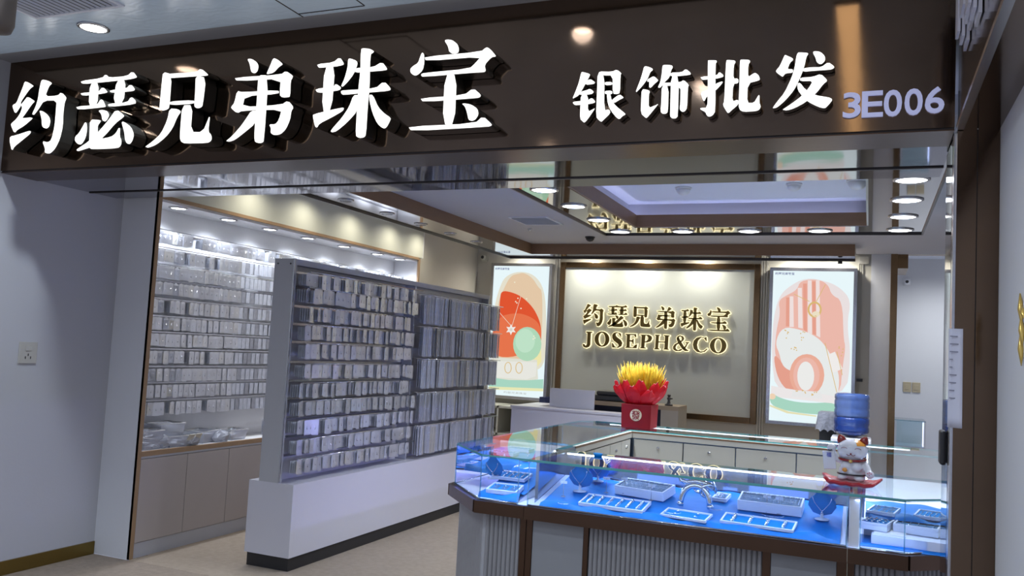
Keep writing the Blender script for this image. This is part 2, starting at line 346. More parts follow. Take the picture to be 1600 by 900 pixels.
# ------------------------------------------------------------------ glyphs (outlines drawn stroke by stroke, 1/S of a photo pixel)
G = {
'yue': (6.425, 0, 110, [
 [245,98,280,108,337,145,330,165,300,185,262,235,205,320,215,345,155,437,140,430,115,360,130,335,160,320,190,245,225,160],
 [275,250,350,300,340,320,315,345,250,440,215,478,300,462,328,465,320,490,240,560,165,605,148,630,132,628,98,545,115,520,160,480,195,430,215,375,200,350,215,325,245,290],
 [92,655,160,640,290,597,313,600,300,640,220,705,140,770,120,810,108,800,90,720],
 [410,95,430,82,475,90,518,112,515,140,490,160,455,250,580,243,612,205,665,260,662,290,648,320,635,420,630,560,600,690,550,790,500,840,465,843,438,830,445,790,415,700,480,712,510,690,540,560,552,420,560,310,435,310,385,390,335,455,315,450,320,425,355,350,375,280,385,200,400,130],
 [385,400,415,393,460,420,495,460,505,510,490,570,460,592,430,585,412,555,410,490,395,430]]),
'se': (6.425, 105, 100, [
 [122,165,350,130,385,88,420,125,600,110,655,58,702,120,690,145,600,165,330,192,145,210],
 [222,180,320,175,300,430,205,440],
 [120,285,310,270,355,215,405,270,395,295,300,312,145,328],
 [78,420,295,400,335,340,360,355,388,420,375,440,100,468],
 [490,150,590,145,565,400,450,405],
 [415,255,590,235,635,188,680,240,672,275,600,285,430,298],
 [395,390,600,375,640,312,690,360,685,410,410,440],
 [300,465,350,448,400,460,425,510,400,560,375,588,345,575,335,510],
 [180,565,195,590,200,650,185,740,140,815,100,815,65,770,75,720,110,690,150,620],
 [220,545,335,550,335,580,305,620,305,680,340,740,440,720,480,690,522,620,530,650,528,720,545,760,540,820,500,855,240,865,215,850,212,800,215,700],
 [490,440,578,510,560,540,480,600,370,730,240,840,100,885,82,870,95,845,210,770,330,650,420,540],
 [535,570,570,568,640,620,672,700,655,770,625,812,595,810,572,770,565,690,545,620]]),
'xiong': (6.43, 215, 100, [
 [248,65,345,92,320,440,290,465,245,478,215,465,210,440,235,180],
 [250,90,590,70,635,30,712,95,700,125,600,130,340,148,250,150],
 [575,100,690,125,655,420,630,445,590,455,565,440,560,410,570,260],
 [310,365,575,350,570,408,310,422],
 [315,435,400,440,435,465,430,490,400,530,350,650,280,740,180,820,100,850,75,845,68,825,150,765,230,690,290,560],
 [440,405,555,400,535,670,650,672,715,515,728,525,712,670,740,700,748,750,730,785,690,803,465,808,430,790,415,750,420,640]]),
'di': (5.625, 340, 80, [
 [248,62,300,55,345,85,362,120,355,170,330,200,300,200,285,180,272,110],
 [485,45,530,62,578,105,565,125,535,145,490,195,430,210,420,200,455,120],
 [138,225,555,195,600,160,665,205,660,235,645,260,640,400,615,412,560,415,535,390,545,250,160,270],
 [165,335,220,350,540,330,540,382,240,402,222,480,560,460,620,420,675,490,650,525,640,600,600,690,550,738,490,747,455,725,460,680,440,635,505,632,530,600,552,520,210,530,165,555,108,505,115,480,140,450],
 [350,200,450,200,410,790,385,815,340,815,315,795,315,700,335,450],
 [290,515,370,510,330,640,240,715,150,785,100,803,72,800,65,785,120,740,200,650,255,570]]),
'zhu': (5.293, 480, 60, [
 [68,205,215,188,270,140,308,200,300,225,230,240,100,250,85,248],
 [135,220,235,210,205,600,110,620],
 [52,412,215,390,235,360,290,400,265,435,200,445,80,460],
 [40,620,200,580,300,560,308,575,295,605,200,660,100,710,75,755,55,730,38,650],
 [330,160,360,155,415,175,420,215,385,300,330,370,285,412,270,395,300,330,325,240],
 [380,235,545,228,620,180,665,240,660,270,500,283,380,292],
 [435,80,465,70,520,75,558,95,550,120,525,135,520,400,505,550,490,800,465,828,420,832,390,810,400,620,415,400,430,280],
 [265,430,300,418,560,405,635,340,697,405,685,440,500,455,290,475,275,465],
 [375,460,440,455,420,600,330,700,240,775,200,785,180,775,200,740,280,650,340,560],
 [500,455,545,455,590,560,640,610,700,650,685,690,655,745,620,755,570,710,530,620,508,530]]),
'bao': (5.294, 630, 50, [
 [325,68,360,50,410,55,455,90,468,140,455,185,375,185,360,120],
 [155,150,178,175,180,250,165,320,110,368,75,365,50,340,48,300,80,270,115,250,135,190],
 [160,195,640,152,690,110,725,130,775,190,765,210,730,215,680,270,690,320,670,340,560,345,150,380,130,350,165,328,545,292,590,250,635,205,180,248],
 [335,340,450,340,430,770,315,775],
 [128,540,500,512,580,450,650,510,640,545,600,555,155,587],
 [28,775,590,745,660,680,740,755,735,780,700,792,60,828],
 [470,590,510,578,570,590,620,625,630,680,600,730,565,745,530,735,518,670,500,620]]),
'yin': (9, 885, 100, [
 [200,110,230,100,340,130,330,165,290,240,235,340,180,440,90,490,75,485,120,380,165,260],
 [270,230,340,200,395,235,410,260,380,285,250,300],
 [200,380,290,355,330,335,385,370,385,405,340,430,160,440],
 [70,525,190,510,300,500,360,460,415,520,395,550,300,570,130,585,95,575],
 [195,420,310,410,305,660,400,610,405,625,300,780,250,832,225,820,180,775,185,600],
 [430,95,540,130,535,640,610,625,625,690,520,790,490,822,450,800,405,745,420,400],
 [435,100,640,98,710,65,785,120,765,150,760,410,700,430,640,420,640,165,500,165],
 [530,242,650,240,650,298,530,305], [530,368,650,362,650,430,530,430],
 [750,410,812,460,800,480,740,510,670,555,625,530,640,490],
 [555,400,620,400,640,500,700,580,838,690,830,715,790,735,745,785,700,765,620,670,570,560]]),
'shi': (9, 985, 90, [
 [185,112,240,112,325,145,315,180,285,200,245,300,170,400,85,490,65,485,70,460,130,310,165,190],
 [230,300,270,280,330,245,400,305,390,330,340,370,285,430,250,425,255,340,225,355],
 [150,430,240,440,288,465,265,510,262,695,350,660,395,640,395,655,310,760,240,845,210,858,135,790,140,600],
 [440,110,470,90,590,95,605,130,575,180,560,270,480,350,430,420,390,432,375,415,410,340,430,230],
 [550,200,720,195,780,142,862,210,845,245,700,262,550,270],
 [560,230,690,250,675,820,640,860,580,862,545,830,550,700],
 [430,345,700,335,750,298,835,375,815,410,805,700,770,760,720,770,680,735,690,640,695,395,430,405],
 [430,380,545,385,535,760,500,795,440,795,412,765,425,600]]),
'pi': (8.18, 1090, 80, [
 [120,115,140,105,240,105,258,125,235,160,235,760,200,820,150,845,110,830,90,780,20,745,30,715,115,712,120,500],
 [18,320,240,300,275,248,338,295,335,330,240,355,70,370,45,365],
 [20,520,130,480,240,400,332,370,320,410,240,500,120,580,90,645,60,635],
 [355,115,380,100,480,108,497,130,470,175,465,340,530,335,530,412,462,420,450,630,530,600,530,680,440,755,400,795,370,790,310,690,330,640,345,300],
 [530,110,560,95,665,100,685,125,655,170,650,320,700,280,740,262,790,300,805,345,795,375,650,412,640,650,715,650,760,570,785,542,800,560,798,650,818,700,795,750,740,772,580,780,530,755,512,700,525,400]]),
'fa': (8.18, 1200, 70, [
 [205,122,225,118,330,165,328,195,290,225,260,300,330,300,330,360,225,368,195,412,170,408,90,350,95,320,140,270],
 [370,95,400,85,510,92,528,110,500,150,470,290,410,440,340,580,230,710,120,805,60,818,48,805,100,730,200,610,290,420,330,290,350,150],
 [440,290,560,275,680,275,770,205,860,270,850,300,800,322,600,335,430,350],
 [555,90,600,68,680,80,740,140,740,200,690,250,650,250,610,220,595,160],
 [400,410,570,400,680,358,765,440,760,470,720,495,620,625,480,740,340,815,240,845,180,835,180,820,300,740,420,650,510,550,560,465,400,470],
 [360,490,415,470,480,560,610,635,780,660,832,685,825,715,780,770,730,820,640,800,500,730,430,660,370,580]]),
}
def pairs(l): return [(l[i], l[i + 1]) for i in range(0, len(l), 2)]
def chaikin(p, q=.2):
    o = []
    for i in range(len(p)):
        a, b = Vector(p[i]), Vector(p[(i + 1) % len(p)]); o += [tuple(a.lerp(b, q)), tuple(a.lerp(b, 1 - q))]
    return o
def sarea(p): return sum(p[i][0] * p[(i + 1) % len(p)][1] - p[(i + 1) % len(p)][0] * p[i][1] for i in range(len(p))) / 2
def inset(p, d):
    """move the outline inwards by d (outwards when negative)"""
    s = 1 if sarea(p) > 0 else -1; o = []; n = len(p)
    for i in range(n):
        a, b, c = Vector(p[i - 1]), Vector(p[i]), Vector(p[(i + 1) % n])
        e1 = (b - a).normalized(); e2 = (c - b).normalized()
        n1 = Vector((-e1.y, e1.x)) * s; n2 = Vector((-e2.y, e2.x)) * s
        k = (n1 + n2); k = k / max(k.length_squared / 2, .6) if k.length > .01 else n1
        o.append(tuple(b + k * d))
    return o
def glyph_plane(strokes, S, ox, oy, Y):
    out = []
    for st in strokes:
        out.append([(lambda q: (q.x, q.z))(hity(ox + x / S, oy + y / S, Y)) for x, y in pairs(st)])
    return out
NAMES = {'yue': 'first', 'se': 'second', 'xiong': 'third', 'di': 'fourth', 'zhu': 'fifth', 'bao': 'sixth', 'yin': 'first', 'shi': 'second', 'pi': 'third', 'fa': 'fourth'}
CH = {'yue': '约', 'se': '瑟', 'xiong': '兄', 'di': '弟', 'zhu': '珠', 'bao': '宝', 'yin': '银', 'shi': '饰', 'pi': '批', 'fa': '发'}
for k, (S, ox, oy, strokes) in G.items():
    big = k in ('yue', 'se', 'xiong', 'di', 'zhu', 'bao')
    dep = .085 if big else .035
    Yf = YS - dep - .012
    pol = [chaikin(inset(p, (.0065 if big else .0035)), .22) for p in glyph_plane(strokes, S, ox, oy, Yf)]
    xs = [q[0] for p in pol for q in p]; zs = [q[1] for p in pol for q in p]
    r = root('sign_character', ((min(xs) + max(xs)) / 2, YS, min(zs)),
             'glowing white character %s, %s in the %s group on the bronze sign' % (CH[k], NAMES[k], 'large left' if big else 'smaller right'), 'sign letter', 'lit characters on the sign board')
    f = MB(); sd = MB()
    for p in pol:
        f.prism(p, (0, Yf, 0), (1, 0, 0), (0, 0, 1), (0, .006, 0))
        sd.prism(inset(p, -.002), (0, Yf + .006, 0), (1, 0, 0), (0, 0, 1), (0, dep, 0))
    f.build('face', M['letter'], r); sd.build('return', M['letside'], r)

def text_mesh(name, body, size, mats, width=None, height=None, extrude=.002, offset=0.0, parent=None, origin=(0, 0, 0), u=(1, 0, 0), v=(0, 0, 1), centre=True):
    c = bpy.data.curves.new('t', 'FONT'); c.body = body; c.size = 1; c.offset = offset; c.resolution_u = 4
    o = bpy.data.objects.new('t', c); COL.objects.link(o); bpy.context.view_layer.update()
    me = o.to_mesh(); vs = [tuple(p.co) for p in me.vertices]; fs = [tuple(p.vertices) for p in me.polygons]
    bpy.data.objects.remove(o)
    x0 = min(p[0] for p in vs); x1 = max(p[0] for p in vs); y0 = min(p[1] for p in vs); y1 = max(p[1] for p in vs)
    sx = width / (x1 - x0) if width else size; sy = height / (y1 - y0) if height else sx
    u, v = Vector(u), Vector(v); wv = u.cross(v) * extrude
    b = MB(); O = Vector(origin)
    b.v = [tuple(O + u * ((p[0] - x0) * sx) + v * ((p[1] - y0) * sy) + wv) for p in vs]
    for f_ in fs: b.face(f_)
    # side walls from boundary edges
    from collections import Counter
    ec = Counter()
    for f_ in fs:
        for i in range(len(f_)): ec[tuple(sorted((f_[i], f_[(i + 1) % len(f_)])))] += 1
    n = len(b.v); b.v += [tuple(Vector(p) - wv) for p in b.v[:n]]
    for (a, c_), q in ec.items():
        if q == 1: b.face((a, c_, n + c_, n + a))
    return b
# shop number 3E006, one object per character
boxes = [('3', 1316.5, 1344.5, 145, 184), ('E', 1346, 1379.5, 143, 183), ('0', 1380.5, 1409, 141, 182), ('0', 1413, 1441.5, 139, 180), ('6', 1445, 1475.5, 136, 177)]
for i, (c, x0, x1, y0, y1) in enumerate(boxes):
    Yf = YS - .014
    a = hity(x0, y1, Yf); b_ = hity(x1, y1 - 1, Yf); c_ = hity(x0, y0, Yf)
    t = text_mesh('n', c, 1, None, width=(b_ - a).x, height=(c_ - a).z, extrude=.012, offset=.012, origin=(a.x, YS - .002, a.z))
    lab = {'3': 'lilac white number 3 at the right end of the bronze sign', 'E': 'lilac white letter E after the 3 on the bronze sign', '6': 'lilac white number 6, last character on the bronze sign'}.get(c)
    if c == '0': lab = 'lilac white zero right after the letter E on the sign' if i == 2 else 'lilac white zero just before the 6 on the sign'
    solo(t, 'shop_number', M['num'], lab, 'sign letter', 'shop number characters')
# layered acrylic letters on the beam, seen edge on
for i, (y0, y1, z0, z1) in enumerate(((3.08, 3.19, 2.64, 3.0), (2.90, 3.05, 2.66, 3.05), (2.74, 2.86, 2.60, 3.0))):
    r = root('acrylic_letter', (PX0, (y0 + y1) / 2, z0), 'pale layered acrylic letter on the side beam, %s from the sign corner' % ('first', 'second', 'third')[i], 'letter', 'acrylic letters on the side beam')
    for q in range(3):
        MB().box((PX0 - .012 - q * .013, y0 + .01 * q, z0 + .02 * q), (PX0 - .003 - q * .013, y1 - .006 * q, z1 - .03 * q)).build('layer', M['acr'], r)
        
# ------------------------------------------------------------------ back wall panel and gold letters
bpn = root('backdrop_panel', (-2.3, YB - .02, .9), 'large grey back wall panel in a bronze frame behind the gold letters', 'wall panel')
x0, x1, z0, z1 = -3.44, -1.155, .90, 2.60
MB().box((x0, YB - .03, z0), (x1, YB - .001, z1)).build('board', M['panel'], bpn)
for a, c in (((x0 - .03, z0 - .03), (x0 + .035, z1 + .03)), ((x1 - .035, z0 - .03), (x1 + .03, z1 + .03)), ((x0 + .035, z1 - .035), (x1 - .035, z1 + .03)), ((x0 + .035, z0 - .03), (x1 - .035, z0 + .035))):
    bevel(MB().box((a[0], YB - .055, a[1]), (c[0], YB - .001, c[1])).build('frame_bar', M['gold'], bpn), .006)
YL = YB - .07
BOX = {'yue': (910, 943.5, 475, 509), 'se': (947, 981.5, 476.5, 511), 'xiong': (983, 1017.5, 478.5, 511), 'di': (1023.5, 1056.5, 479, 513.5), 'zhu': (1062.5, 1099.5, 480.5, 516), 'bao': (1104, 1142, 480.5, 517)}
def logo(name, pols, label, k):
    xs = [q[0] for p in pols for q in p]; zs = [q[1] for p in pols for q in p]
    r = root('gold_letter', ((min(xs) + max(xs)) / 2, YL, min(zs)), label, 'letter', 'halo lit gold letters on the back wall')
    f = MB(); g = MB()
    for p in pols:
        f.prism(p, (0, YL, 0), (1, 0, 0), (0, 0, 1), (0, .012, 0))
        g.prism(inset(p, -.0065), (0, YL + .012, 0), (1, 0, 0), (0, 0, 1), (0, .022, 0))
    f.build('face', M['goldl'], r); g.build('lit_edge', M['halo'], r)
for k, (x0, x1, y0, y1) in BOX.items():
    S, ox, oy, strokes = G[k]
    pol = glyph_plane(strokes, S, ox, oy, YS - .1)
    xs = [q[0] for p in pol for q in p]; zs = [q[1] for p in pol for q in p]
    a = hity(x0, y1, YL); c = hity(x1, y0, YL)
    sx = (c.x - a.x) / (max(xs) - min(xs)); sz = (c.z - a.z) / (max(zs) - min(zs))
    pol = [[(a.x + (q[0] - min(xs)) * sx, a.z + (q[1] - min(zs)) * sz) for q in p] for p in pol]
    logo(k, [inset(chaikin(p, .22), .0012) for p in pol], 'gold character %s with glowing edge, %s in the back wall row' % (CH[k], NAMES[k]), k)
def ell(cx, cy, rx, ry, n=24, a0=0, a1=2 * PI):
    return [(cx + rx * math.cos(a0 + (a1 - a0) * i / n), cy + ry * math.sin(a0 + (a1 - a0) * i / n)) for i in range(n)]
def ringp(cx, cy, rx, ry, ix, iy):
    o = []; n = 20
    for i in range(n):
        a, b_ = 2 * PI * i / n, 2 * PI * (i + 1) / n
        o.append([(cx + rx * math.cos(a), cy + ry * math.sin(a)), (cx + rx * math.cos(b_), cy + ry * math.sin(b_)), (cx + ix * math.cos(b_), cy + iy * math.sin(b_)), (cx + ix * math.cos(a), cy + iy * math.sin(a))])
    return o
R6 = (9.477, 900, 465); R7 = (9.477, 1020, 470)
def flat(p): return [c for q in p for c in q]
LAT = [
 ('J', R6, [[150,500,240,505,240,520,218,525,210,700,190,730,150,745,115,735,95,700,105,683,125,690,140,715,160,690,168,525,150,518]]),
 ('O', R6, [flat(p) for p in ringp(383, 615, 110, 114, 50, 94)]),
 ('S', R6, [[665,530,668,590,655,575,625,525,590,530,585,555,600,580,660,625,685,670,670,720,620,745,570,740,535,742,530,670,545,675,570,720,600,735,630,715,625,690,560,640,535,600,535,550,560,520,600,510,640,520,655,530]]),
 ('E', R6, [[730,535,890,540,892,590,880,590,860,558,800,555,797,630,830,628,845,605,852,605,852,690,842,690,828,655,795,650,793,730,840,735,875,700,905,690,895,750,728,745,728,733,745,725,752,555,730,548]]),
 ('P', R6, [[945,545,1030,548,1010,735,1035,745,1035,755,945,752,945,742,962,735,970,560,945,555], [1020,548,1080,550,1120,575,1125,610,1100,650,1050,665,1010,662,1012,650,1040,645,1065,620,1068,590,1050,565,1020,560]]),
 ('H', R7, [[30,500,105,503,105,515,90,520,78,700,100,712,100,722,15,720,15,710,32,700,45,520,30,512], [160,505,250,512,250,524,232,530,222,710,240,718,240,728,155,722,155,712,170,705,180,525,160,517], [80,600,185,603,185,620,80,617]]),
 ('ampersand', R7, [[350,560,385,545,420,610,470,690,510,725,530,725,520,745,475,745,430,710,370,620], [350,560,360,530,400,510,450,525,465,560,450,590,410,620,395,610,425,580,430,550,410,528,388,535,385,560,375,580], [375,615,390,630,350,655,335,690,345,715,375,730,420,710,440,725,400,745,340,745,300,720,297,680,325,640], [480,610,540,612,540,622,520,630,490,690,460,720,445,705,485,660,500,630,480,622]]),
 ('C', R7, [[795,540,800,600,785,595,760,555,715,545,670,590,655,650,665,710,700,750,750,745,800,705,810,715,770,755,710,770,650,755,605,710,592,650,605,590,650,545,710,530,770,545,785,535]]),
 ('O', R7, [flat(p) for p in ringp(966, 663, 124, 118, 54, 100)]),
]
for i, (nm, (S, ox, oy), st) in enumerate(LAT):
    pol = glyph_plane(st, S, ox, oy, YL)
    lab = 'gold serif letter %s with glowing edge on the back wall' % nm
    if nm == 'O': lab = 'gold serif O between J and S on the back wall' if i == 1 else 'gold serif O at the end of the back wall name'
    logo(nm, pol, lab, nm)
# pilasters of the beige wall
for i, (a, c) in enumerate(((860, 872), (1186, 1198), (1338, 1347))):
    xa = hity(a, 520, YB).x; xc = hity(c, 520, YB).x
    b = MB()
    for q in range(3):
        wq = (xc - xa) / 3; b.box((xa + q * wq + .004, YB - .02, 0), (xa + (q + 1) * wq - .004, YB - .001, 2.70))
    struct(b, 'trim_%d' % (10 + i), M['beige'])

# ------------------------------------------------------------------ poster light boxes
def poster(pl, S, ox, oy, layers, quad, name, label):
    Y0 = YB - .10
    P = [hity(ox + x / S, oy + y / S, Y0) for x, y in quad]       # tl tr br bl of the lit print
    xa = (P[0].x + P[3].x) / 2; xb = (P[1].x + P[2].x) / 2; za = (P[2].z + P[3].z) / 2; zb = (P[0].z + P[1].z) / 2
    r = root('light_box_poster', ((xa + xb) / 2, Y0, za), label, 'poster', 'light box posters on the back wall')
    fw = .035
    f = MB().box((xa - fw, Y0 - .015, za - fw), (xa, YB - .001, zb + fw)).box((xb, Y0 - .015, za - fw), (xb + fw, YB - .001, zb + fw)).box((xa, Y0 - .015, zb), (xb, YB - .001, zb + fw)).box((xa, Y0 - .015, za - fw), (xb, YB - .001, za))
    f.build('frame', M['steel'], r)
    MB().box((xa, Y0, za), (xb, YB - .001, zb)).build('lit_panel', emis(name + '_white', (0.78, 0.90, 0.93), .95), r)
    b = MB(); mats = []; mid = {}
    (x0, y0), (x1, y1), (x2, y2), (x3, y3) = quad
    def uv(x, y):
        # bilinear inverse (a few Newton steps)
        u = v = .5
        for _ in range(6):
            px = (1 - u) * (1 - v) * x0 + u * (1 - v) * x1 + u * v * x2 + (1 - u) * v * x3; py = (1 - u) * (1 - v) * y0 + u * (1 - v) * y1 + u * v * y2 + (1 - u) * v * y3
            ux = (1 - v) * (x1 - x0) + v * (x2 - x3); uy = (1 - v) * (y1 - y0) + v * (y2 - y3)
            vx = (1 - u) * (x3 - x0) + u * (x2 - x1); vy = (1 - u) * (y3 - y0) + u * (y2 - y1)
            d = ux * vy - uy * vx; ex, ey = x - px, y - py
            u += (ex * vy - ey * vx) / d; v += (ux * ey - uy * ex) / d
        return min(max(u, 0.005), .995), min(max(v, 0.003), .997)
    for i, (colr, pts) in enumerate(layers):
        if colr not in mid: mid[colr] = len(mats); mats.append(emis(name + '_ink', colr, 0.85))
        pp = pairs(pts) if not isinstance(pts[0], tuple) else pts
        if len(pp) > 6 and len(pp) < 24 and colr != (0.95, 0.9, 0.85): pp = chaikin(chaikin(pp, .25), .25)
        q = [uv(*p) for p in pp]
        b.poly([(xa + (xb - xa) * u, Y0 - .0004 * (min(i, 28) + 1), zb + (za - zb) * v) for u, v in q], mid[colr])
    b.build('print', mats, r)
    return r, xa, xb, za, zb, Y0
def line(x0, y0, x1, y1, wd=2.0):
    d = Vector((x1 - x0, y1 - y0)).normalized(); n = Vector((-d.y, d.x)) * wd / 2
    return [(x0 + n.x, y0 + n.y), (x1 + n.x, y1 + n.y), (x1 - n.x, y1 - n.y), (x0 - n.x, y0 - n.y)]
def star(cx, cy, r, n=6): return [(cx + (r if i % 2 == 0 else r * .5) * math.cos(PI * i / n - PI / 2), cy + (r if i % 2 == 0 else r * .5) * math.sin(PI * i / n - PI / 2)) for i in range(2 * n)]
peach = (0.83, 0.62, 0.42); redo = (0.80, 0.10, 0.035); redl = (0.85, 0.19, 0.08); mint = (0.46, 0.74, 0.52); goldc = (0.75, 0.52, 0.2); offw = (0.86, 0.86, 0.80); teal = (0.42, 0.72, 0.58)
L1 = [((0.84, 0.80, 0.66), [130, 250, 160, 180, 240, 150, 330, 170, 385, 250, 395, 420, 390, 650, 330, 700, 105, 700, 96, 500, 110, 330]),
      (peach, [195,175,240,165,270,160,320,190,350,240,375,260,370,560,300,640,120,640,100,560,105,470,130,400,125,330,160,240]),
      (redo, [145,258,200,265,260,290,320,345,355,410,368,470,365,560,230,620,120,618,118,540,97,500,135,420,137,300]),
      (redl, [140,400,190,385,250,380,310,400,350,430,366,470,365,560,230,620,122,618,118,540,105,490]),
      ((0.92, 0.85, 0.45), [330,600,365,555,368,640,340,678,285,662]),
      ((0.80, 0.80, 0.70), [100,620,345,632,350,735,300,750,100,738]), (offw, [130,640,345,645,338,720,290,738,130,728]),
      (teal, [97,728,200,742,300,742,377,735,376,785,96,778]), ((0.86, 0.86, 0.50), [96,778,376,785,376,800,95,794]),
      (mint, ell(293, 547, 75, 92)), ((0.56, 0.82, 0.62), ell(282, 530, 52, 64))]
L1 += [((0.92, 0.75, 0.6), line(205, 450, 137, 376, 2.5)), ((0.92, 0.75, 0.6), line(210, 450, 255, 288, 2.5)), ((0.95, 0.9, 0.85), star(205, 470, 30)), ((0.75, 0.7, 0.62), star(205, 470, 12))]
for cx in (195, 253): L1 += [(goldc, p) for p in ringp(cx, 676, 19, 31, 15, 27)]
for (x, y) in ((220, 213), (288, 303), (258, 355), (235, 325), (240, 300), (228, 318), (330, 505), (335, 515), (326, 520)): L1.append(((0.95, 0.9, 0.7), ell(x, y, 4, 4, 8)))
r1, xa, xb, za, zb, Y0 = poster(None, 3.4625, 740, 380, L1, ((98, 122), (415, 127), (376, 838), (90, 820)), 'poster_red', 'tall glowing light box poster with red fan, mint ball and star pendant')
dk = emis('poster_print_text', (0.12, 0.14, 0.3), 1.0)
text_mesh('t', '约瑟兄弟珠宝', 1, None, width=.19, height=.028, extrude=.001, offset=.02, origin=(xa + .02, Y0 - .0135, zb - .05)).build('print_text', dk, r1)
text_mesh('t', '约瑟兄弟珠宝', 1, None, width=.30, height=.024, extrude=.001, offset=.0, origin=(xa + .22, Y0 - .0135, za + .03)).build('print_text', emis('poster_grey_text', (0.4, 0.42, 0.4), 1), r1)
pink = (0.90, 0.52, 0.44); pinkd = (0.84, 0.38, 0.29); pale = (0.93, 0.80, 0.78)
L2 = [((0.88, 0.80, 0.80), [110,230,150,180,240,130,340,150,400,180,450,240,430,350,450,500,425,700,100,690,75,500,85,330]),
      (pink, [150,215,200,190,215,145,300,140,345,165,360,215,410,240,415,420,425,460,410,560,400,680,300,700,130,620,110,520,90,490,100,380,120,300,110,240])]
for s_ in ([165,220,182,220,184,365,163,365], [203,180,222,180,226,372,205,368], [250,145,268,145,270,400,250,392], [288,145,305,145,308,415,290,405]): L2.append((pale, s_))
for s_ in ([148,225,163,225,163,362,146,362], [228,160,246,160,246,388,230,378], [270,150,286,150,288,404,272,398]): L2.append((pinkd, s_))
L2 += [((0.86, 0.89, 0.88), [130,362,220,378,290,410,330,450,370,520,400,600,385,712,150,680,120,500,92,440]),
       (pinkd, [85,490,120,520,140,560,200,580,215,640,200,680,140,655,100,590]), ((0.90, 0.86, 0.86), [75,640,130,650,390,690,392,725,70,690]),
       (teal, [70,668,120,700,230,722,390,716,388,770,290,775,160,760,66,730]), ((0.85, 0.80, 0.50), [66,728,160,760,290,778,290,784,150,768,66,736]),
       ((0.88, 0.45, 0.34), ell(245, 590, 82, 98)), (pink, ell(243, 592, 62, 84)), ((0.90, 0.90, 0.88), ell(240, 595, 40, 68)), ((0.86, 0.86, 0.86), [180,660,310,668,320,700,170,690]),
       ((0.93, 0.9, 0.88), line(355, 490, 390, 570, 46)), ((0.92, 0.7, 0.5), ell(80, 690, 16, 14))]
for a in (line(258, 245, 185, 210, 3), line(290, 245, 332, 165, 3), line(330, 440, 385, 670, 3), line(385, 480, 410, 590, 3)): L2.append((goldc, a))
L2 += [(goldc, p) for p in ringp(282, 283, 33, 38, 24, 29)] + [((0.9, 0.8, 0.6), ell(288, 305, 18, 14))]
for i in range(34):
    cx, cy = ((150, 400), (225, 410), (190, 465), (220, 665), (280, 680), (405, 480))[i % 6]
    L2.append((goldc, ell(cx + random.uniform(-14, 14) * (2 if i % 6 in (2, 3) else .8), cy + random.uniform(-26, 26) * (.4 if i % 6 in (2, 3, 4) else 1), 3.2, 3.2, 6)))
r2, xa, xb, za, zb, Y0 = poster(None, 3.0, 1180, 390, L2, ((88, 98), (462, 105), (447, 828), (62, 800)), 'poster_pink', 'tall glowing light box poster with pink stripes, ring pendant and arch')
text_mesh('t', '约瑟兄弟珠宝', 1, None, width=.20, height=.028, extrude=.001, offset=.02, origin=(xa + .02, Y0 - .0135, zb - .045)).build('print_text', dk, r2)

# ------------------------------------------------------------------ downlights
def downlight(x, y, z, label, group, power=0, color=COOL, lit=True, r=.055, angle=130, aim=(0, 0, 0), name='downlight'):
    t = root(name, (x, y, z), label, 'ceiling light', group)
    b = MB(); b.lathe([(r + .014, 0), (r + .014, -.006), (r, -.010), (r - .002, -.003)], (x, y, z), 24); b.build('trim_ring', M['steel'], t)
    MB().lathe([(r - .001, -.002), (r - .001, -.006)], (x, y, z), 24).build('lens', M['lens'] if lit else M['lensoff'], t)
    if power: spot('lamp', (x, y, z - .02), power, color, angle, 0.9, .05, t, aim)
    return t
g = 'downlights of the hung mirror ring'
for i, (x, y) in enumerate([(-1.89, 4.91), (-1.89, 5.49), (-1.89, 6.08)]):
    downlight(x, y, RZ, 'lit round downlight on the left arm of the mirror ring, %s from the front' % ('first', 'second', 'third')[i], g, P_RING, r=.078)
for i, x in enumerate([-1.89, -1.38, -.87, -.36]):
    downlight(x, 6.68, RZ, 'lit round downlight on the rear arm of the mirror ring, %s from the left' % ('first', 'second', 'third', 'fourth')[i], g, P_RING, r=.078)
for i, y in enumerate([4.88, 5.47, 6.07, 6.66]):
    downlight(.185, y, RZ, 'lit round downlight on the right arm of the mirror ring, %s from the front' % ('first', 'second', 'third', 'last')[i], g, P_RING, r=.078)
g = 'small downlights inside the wall cabinet'
for i, y in enumerate([4.72, 5.25, 5.75, 6.28, 6.85, 7.45, 7.9]):
    downlight(-4.655, y, 2.444, 'small lit downlight under the wall cabinet top, %s from the front end' % ('first', 'second', 'third', 'fourth', 'fifth', 'sixth', 'last')[i], g, P_CAB, COOL, r=.054, angle=150)
g = 'unlit downlights in the left mirror tray'
for i, p in enumerate([(565, 312), (622, 333), (672, 350), (715, 365), (752, 378)]):
    q = hitz(p[0], p[1], TZ); downlight(-3.78, q.y, TZ, 'dark ellipse downlight in the left mirror tray, %s from the front' % ('first', 'second', 'third', 'fourth', 'fifth')[i], g, 0, lit=False, r=.05)
g = 'wall washing lamps above the cream bulkhead'
for i, y in enumerate([5.35, 6.05, 6.78, 7.5, 8.08]):
    t = root('wall_washer_lamp', (-4.42, y, ZG), 'small lamp above the cream bulkhead, %s from the front' % ('first', 'second', 'third', 'fourth', 'fifth')[i], 'ceiling light', g)
    MB().lathe([(.035, 0), (.035, -.03), (.03, -.032)], (-4.42, y, ZG), 16).build('housing', M['steel'], t)
    spot('lamp', (-4.33, y, ZG - .05), 12.0, WARM, 155, 1.0, .03, t)
g = 'wall washing lamps behind the rear tray'
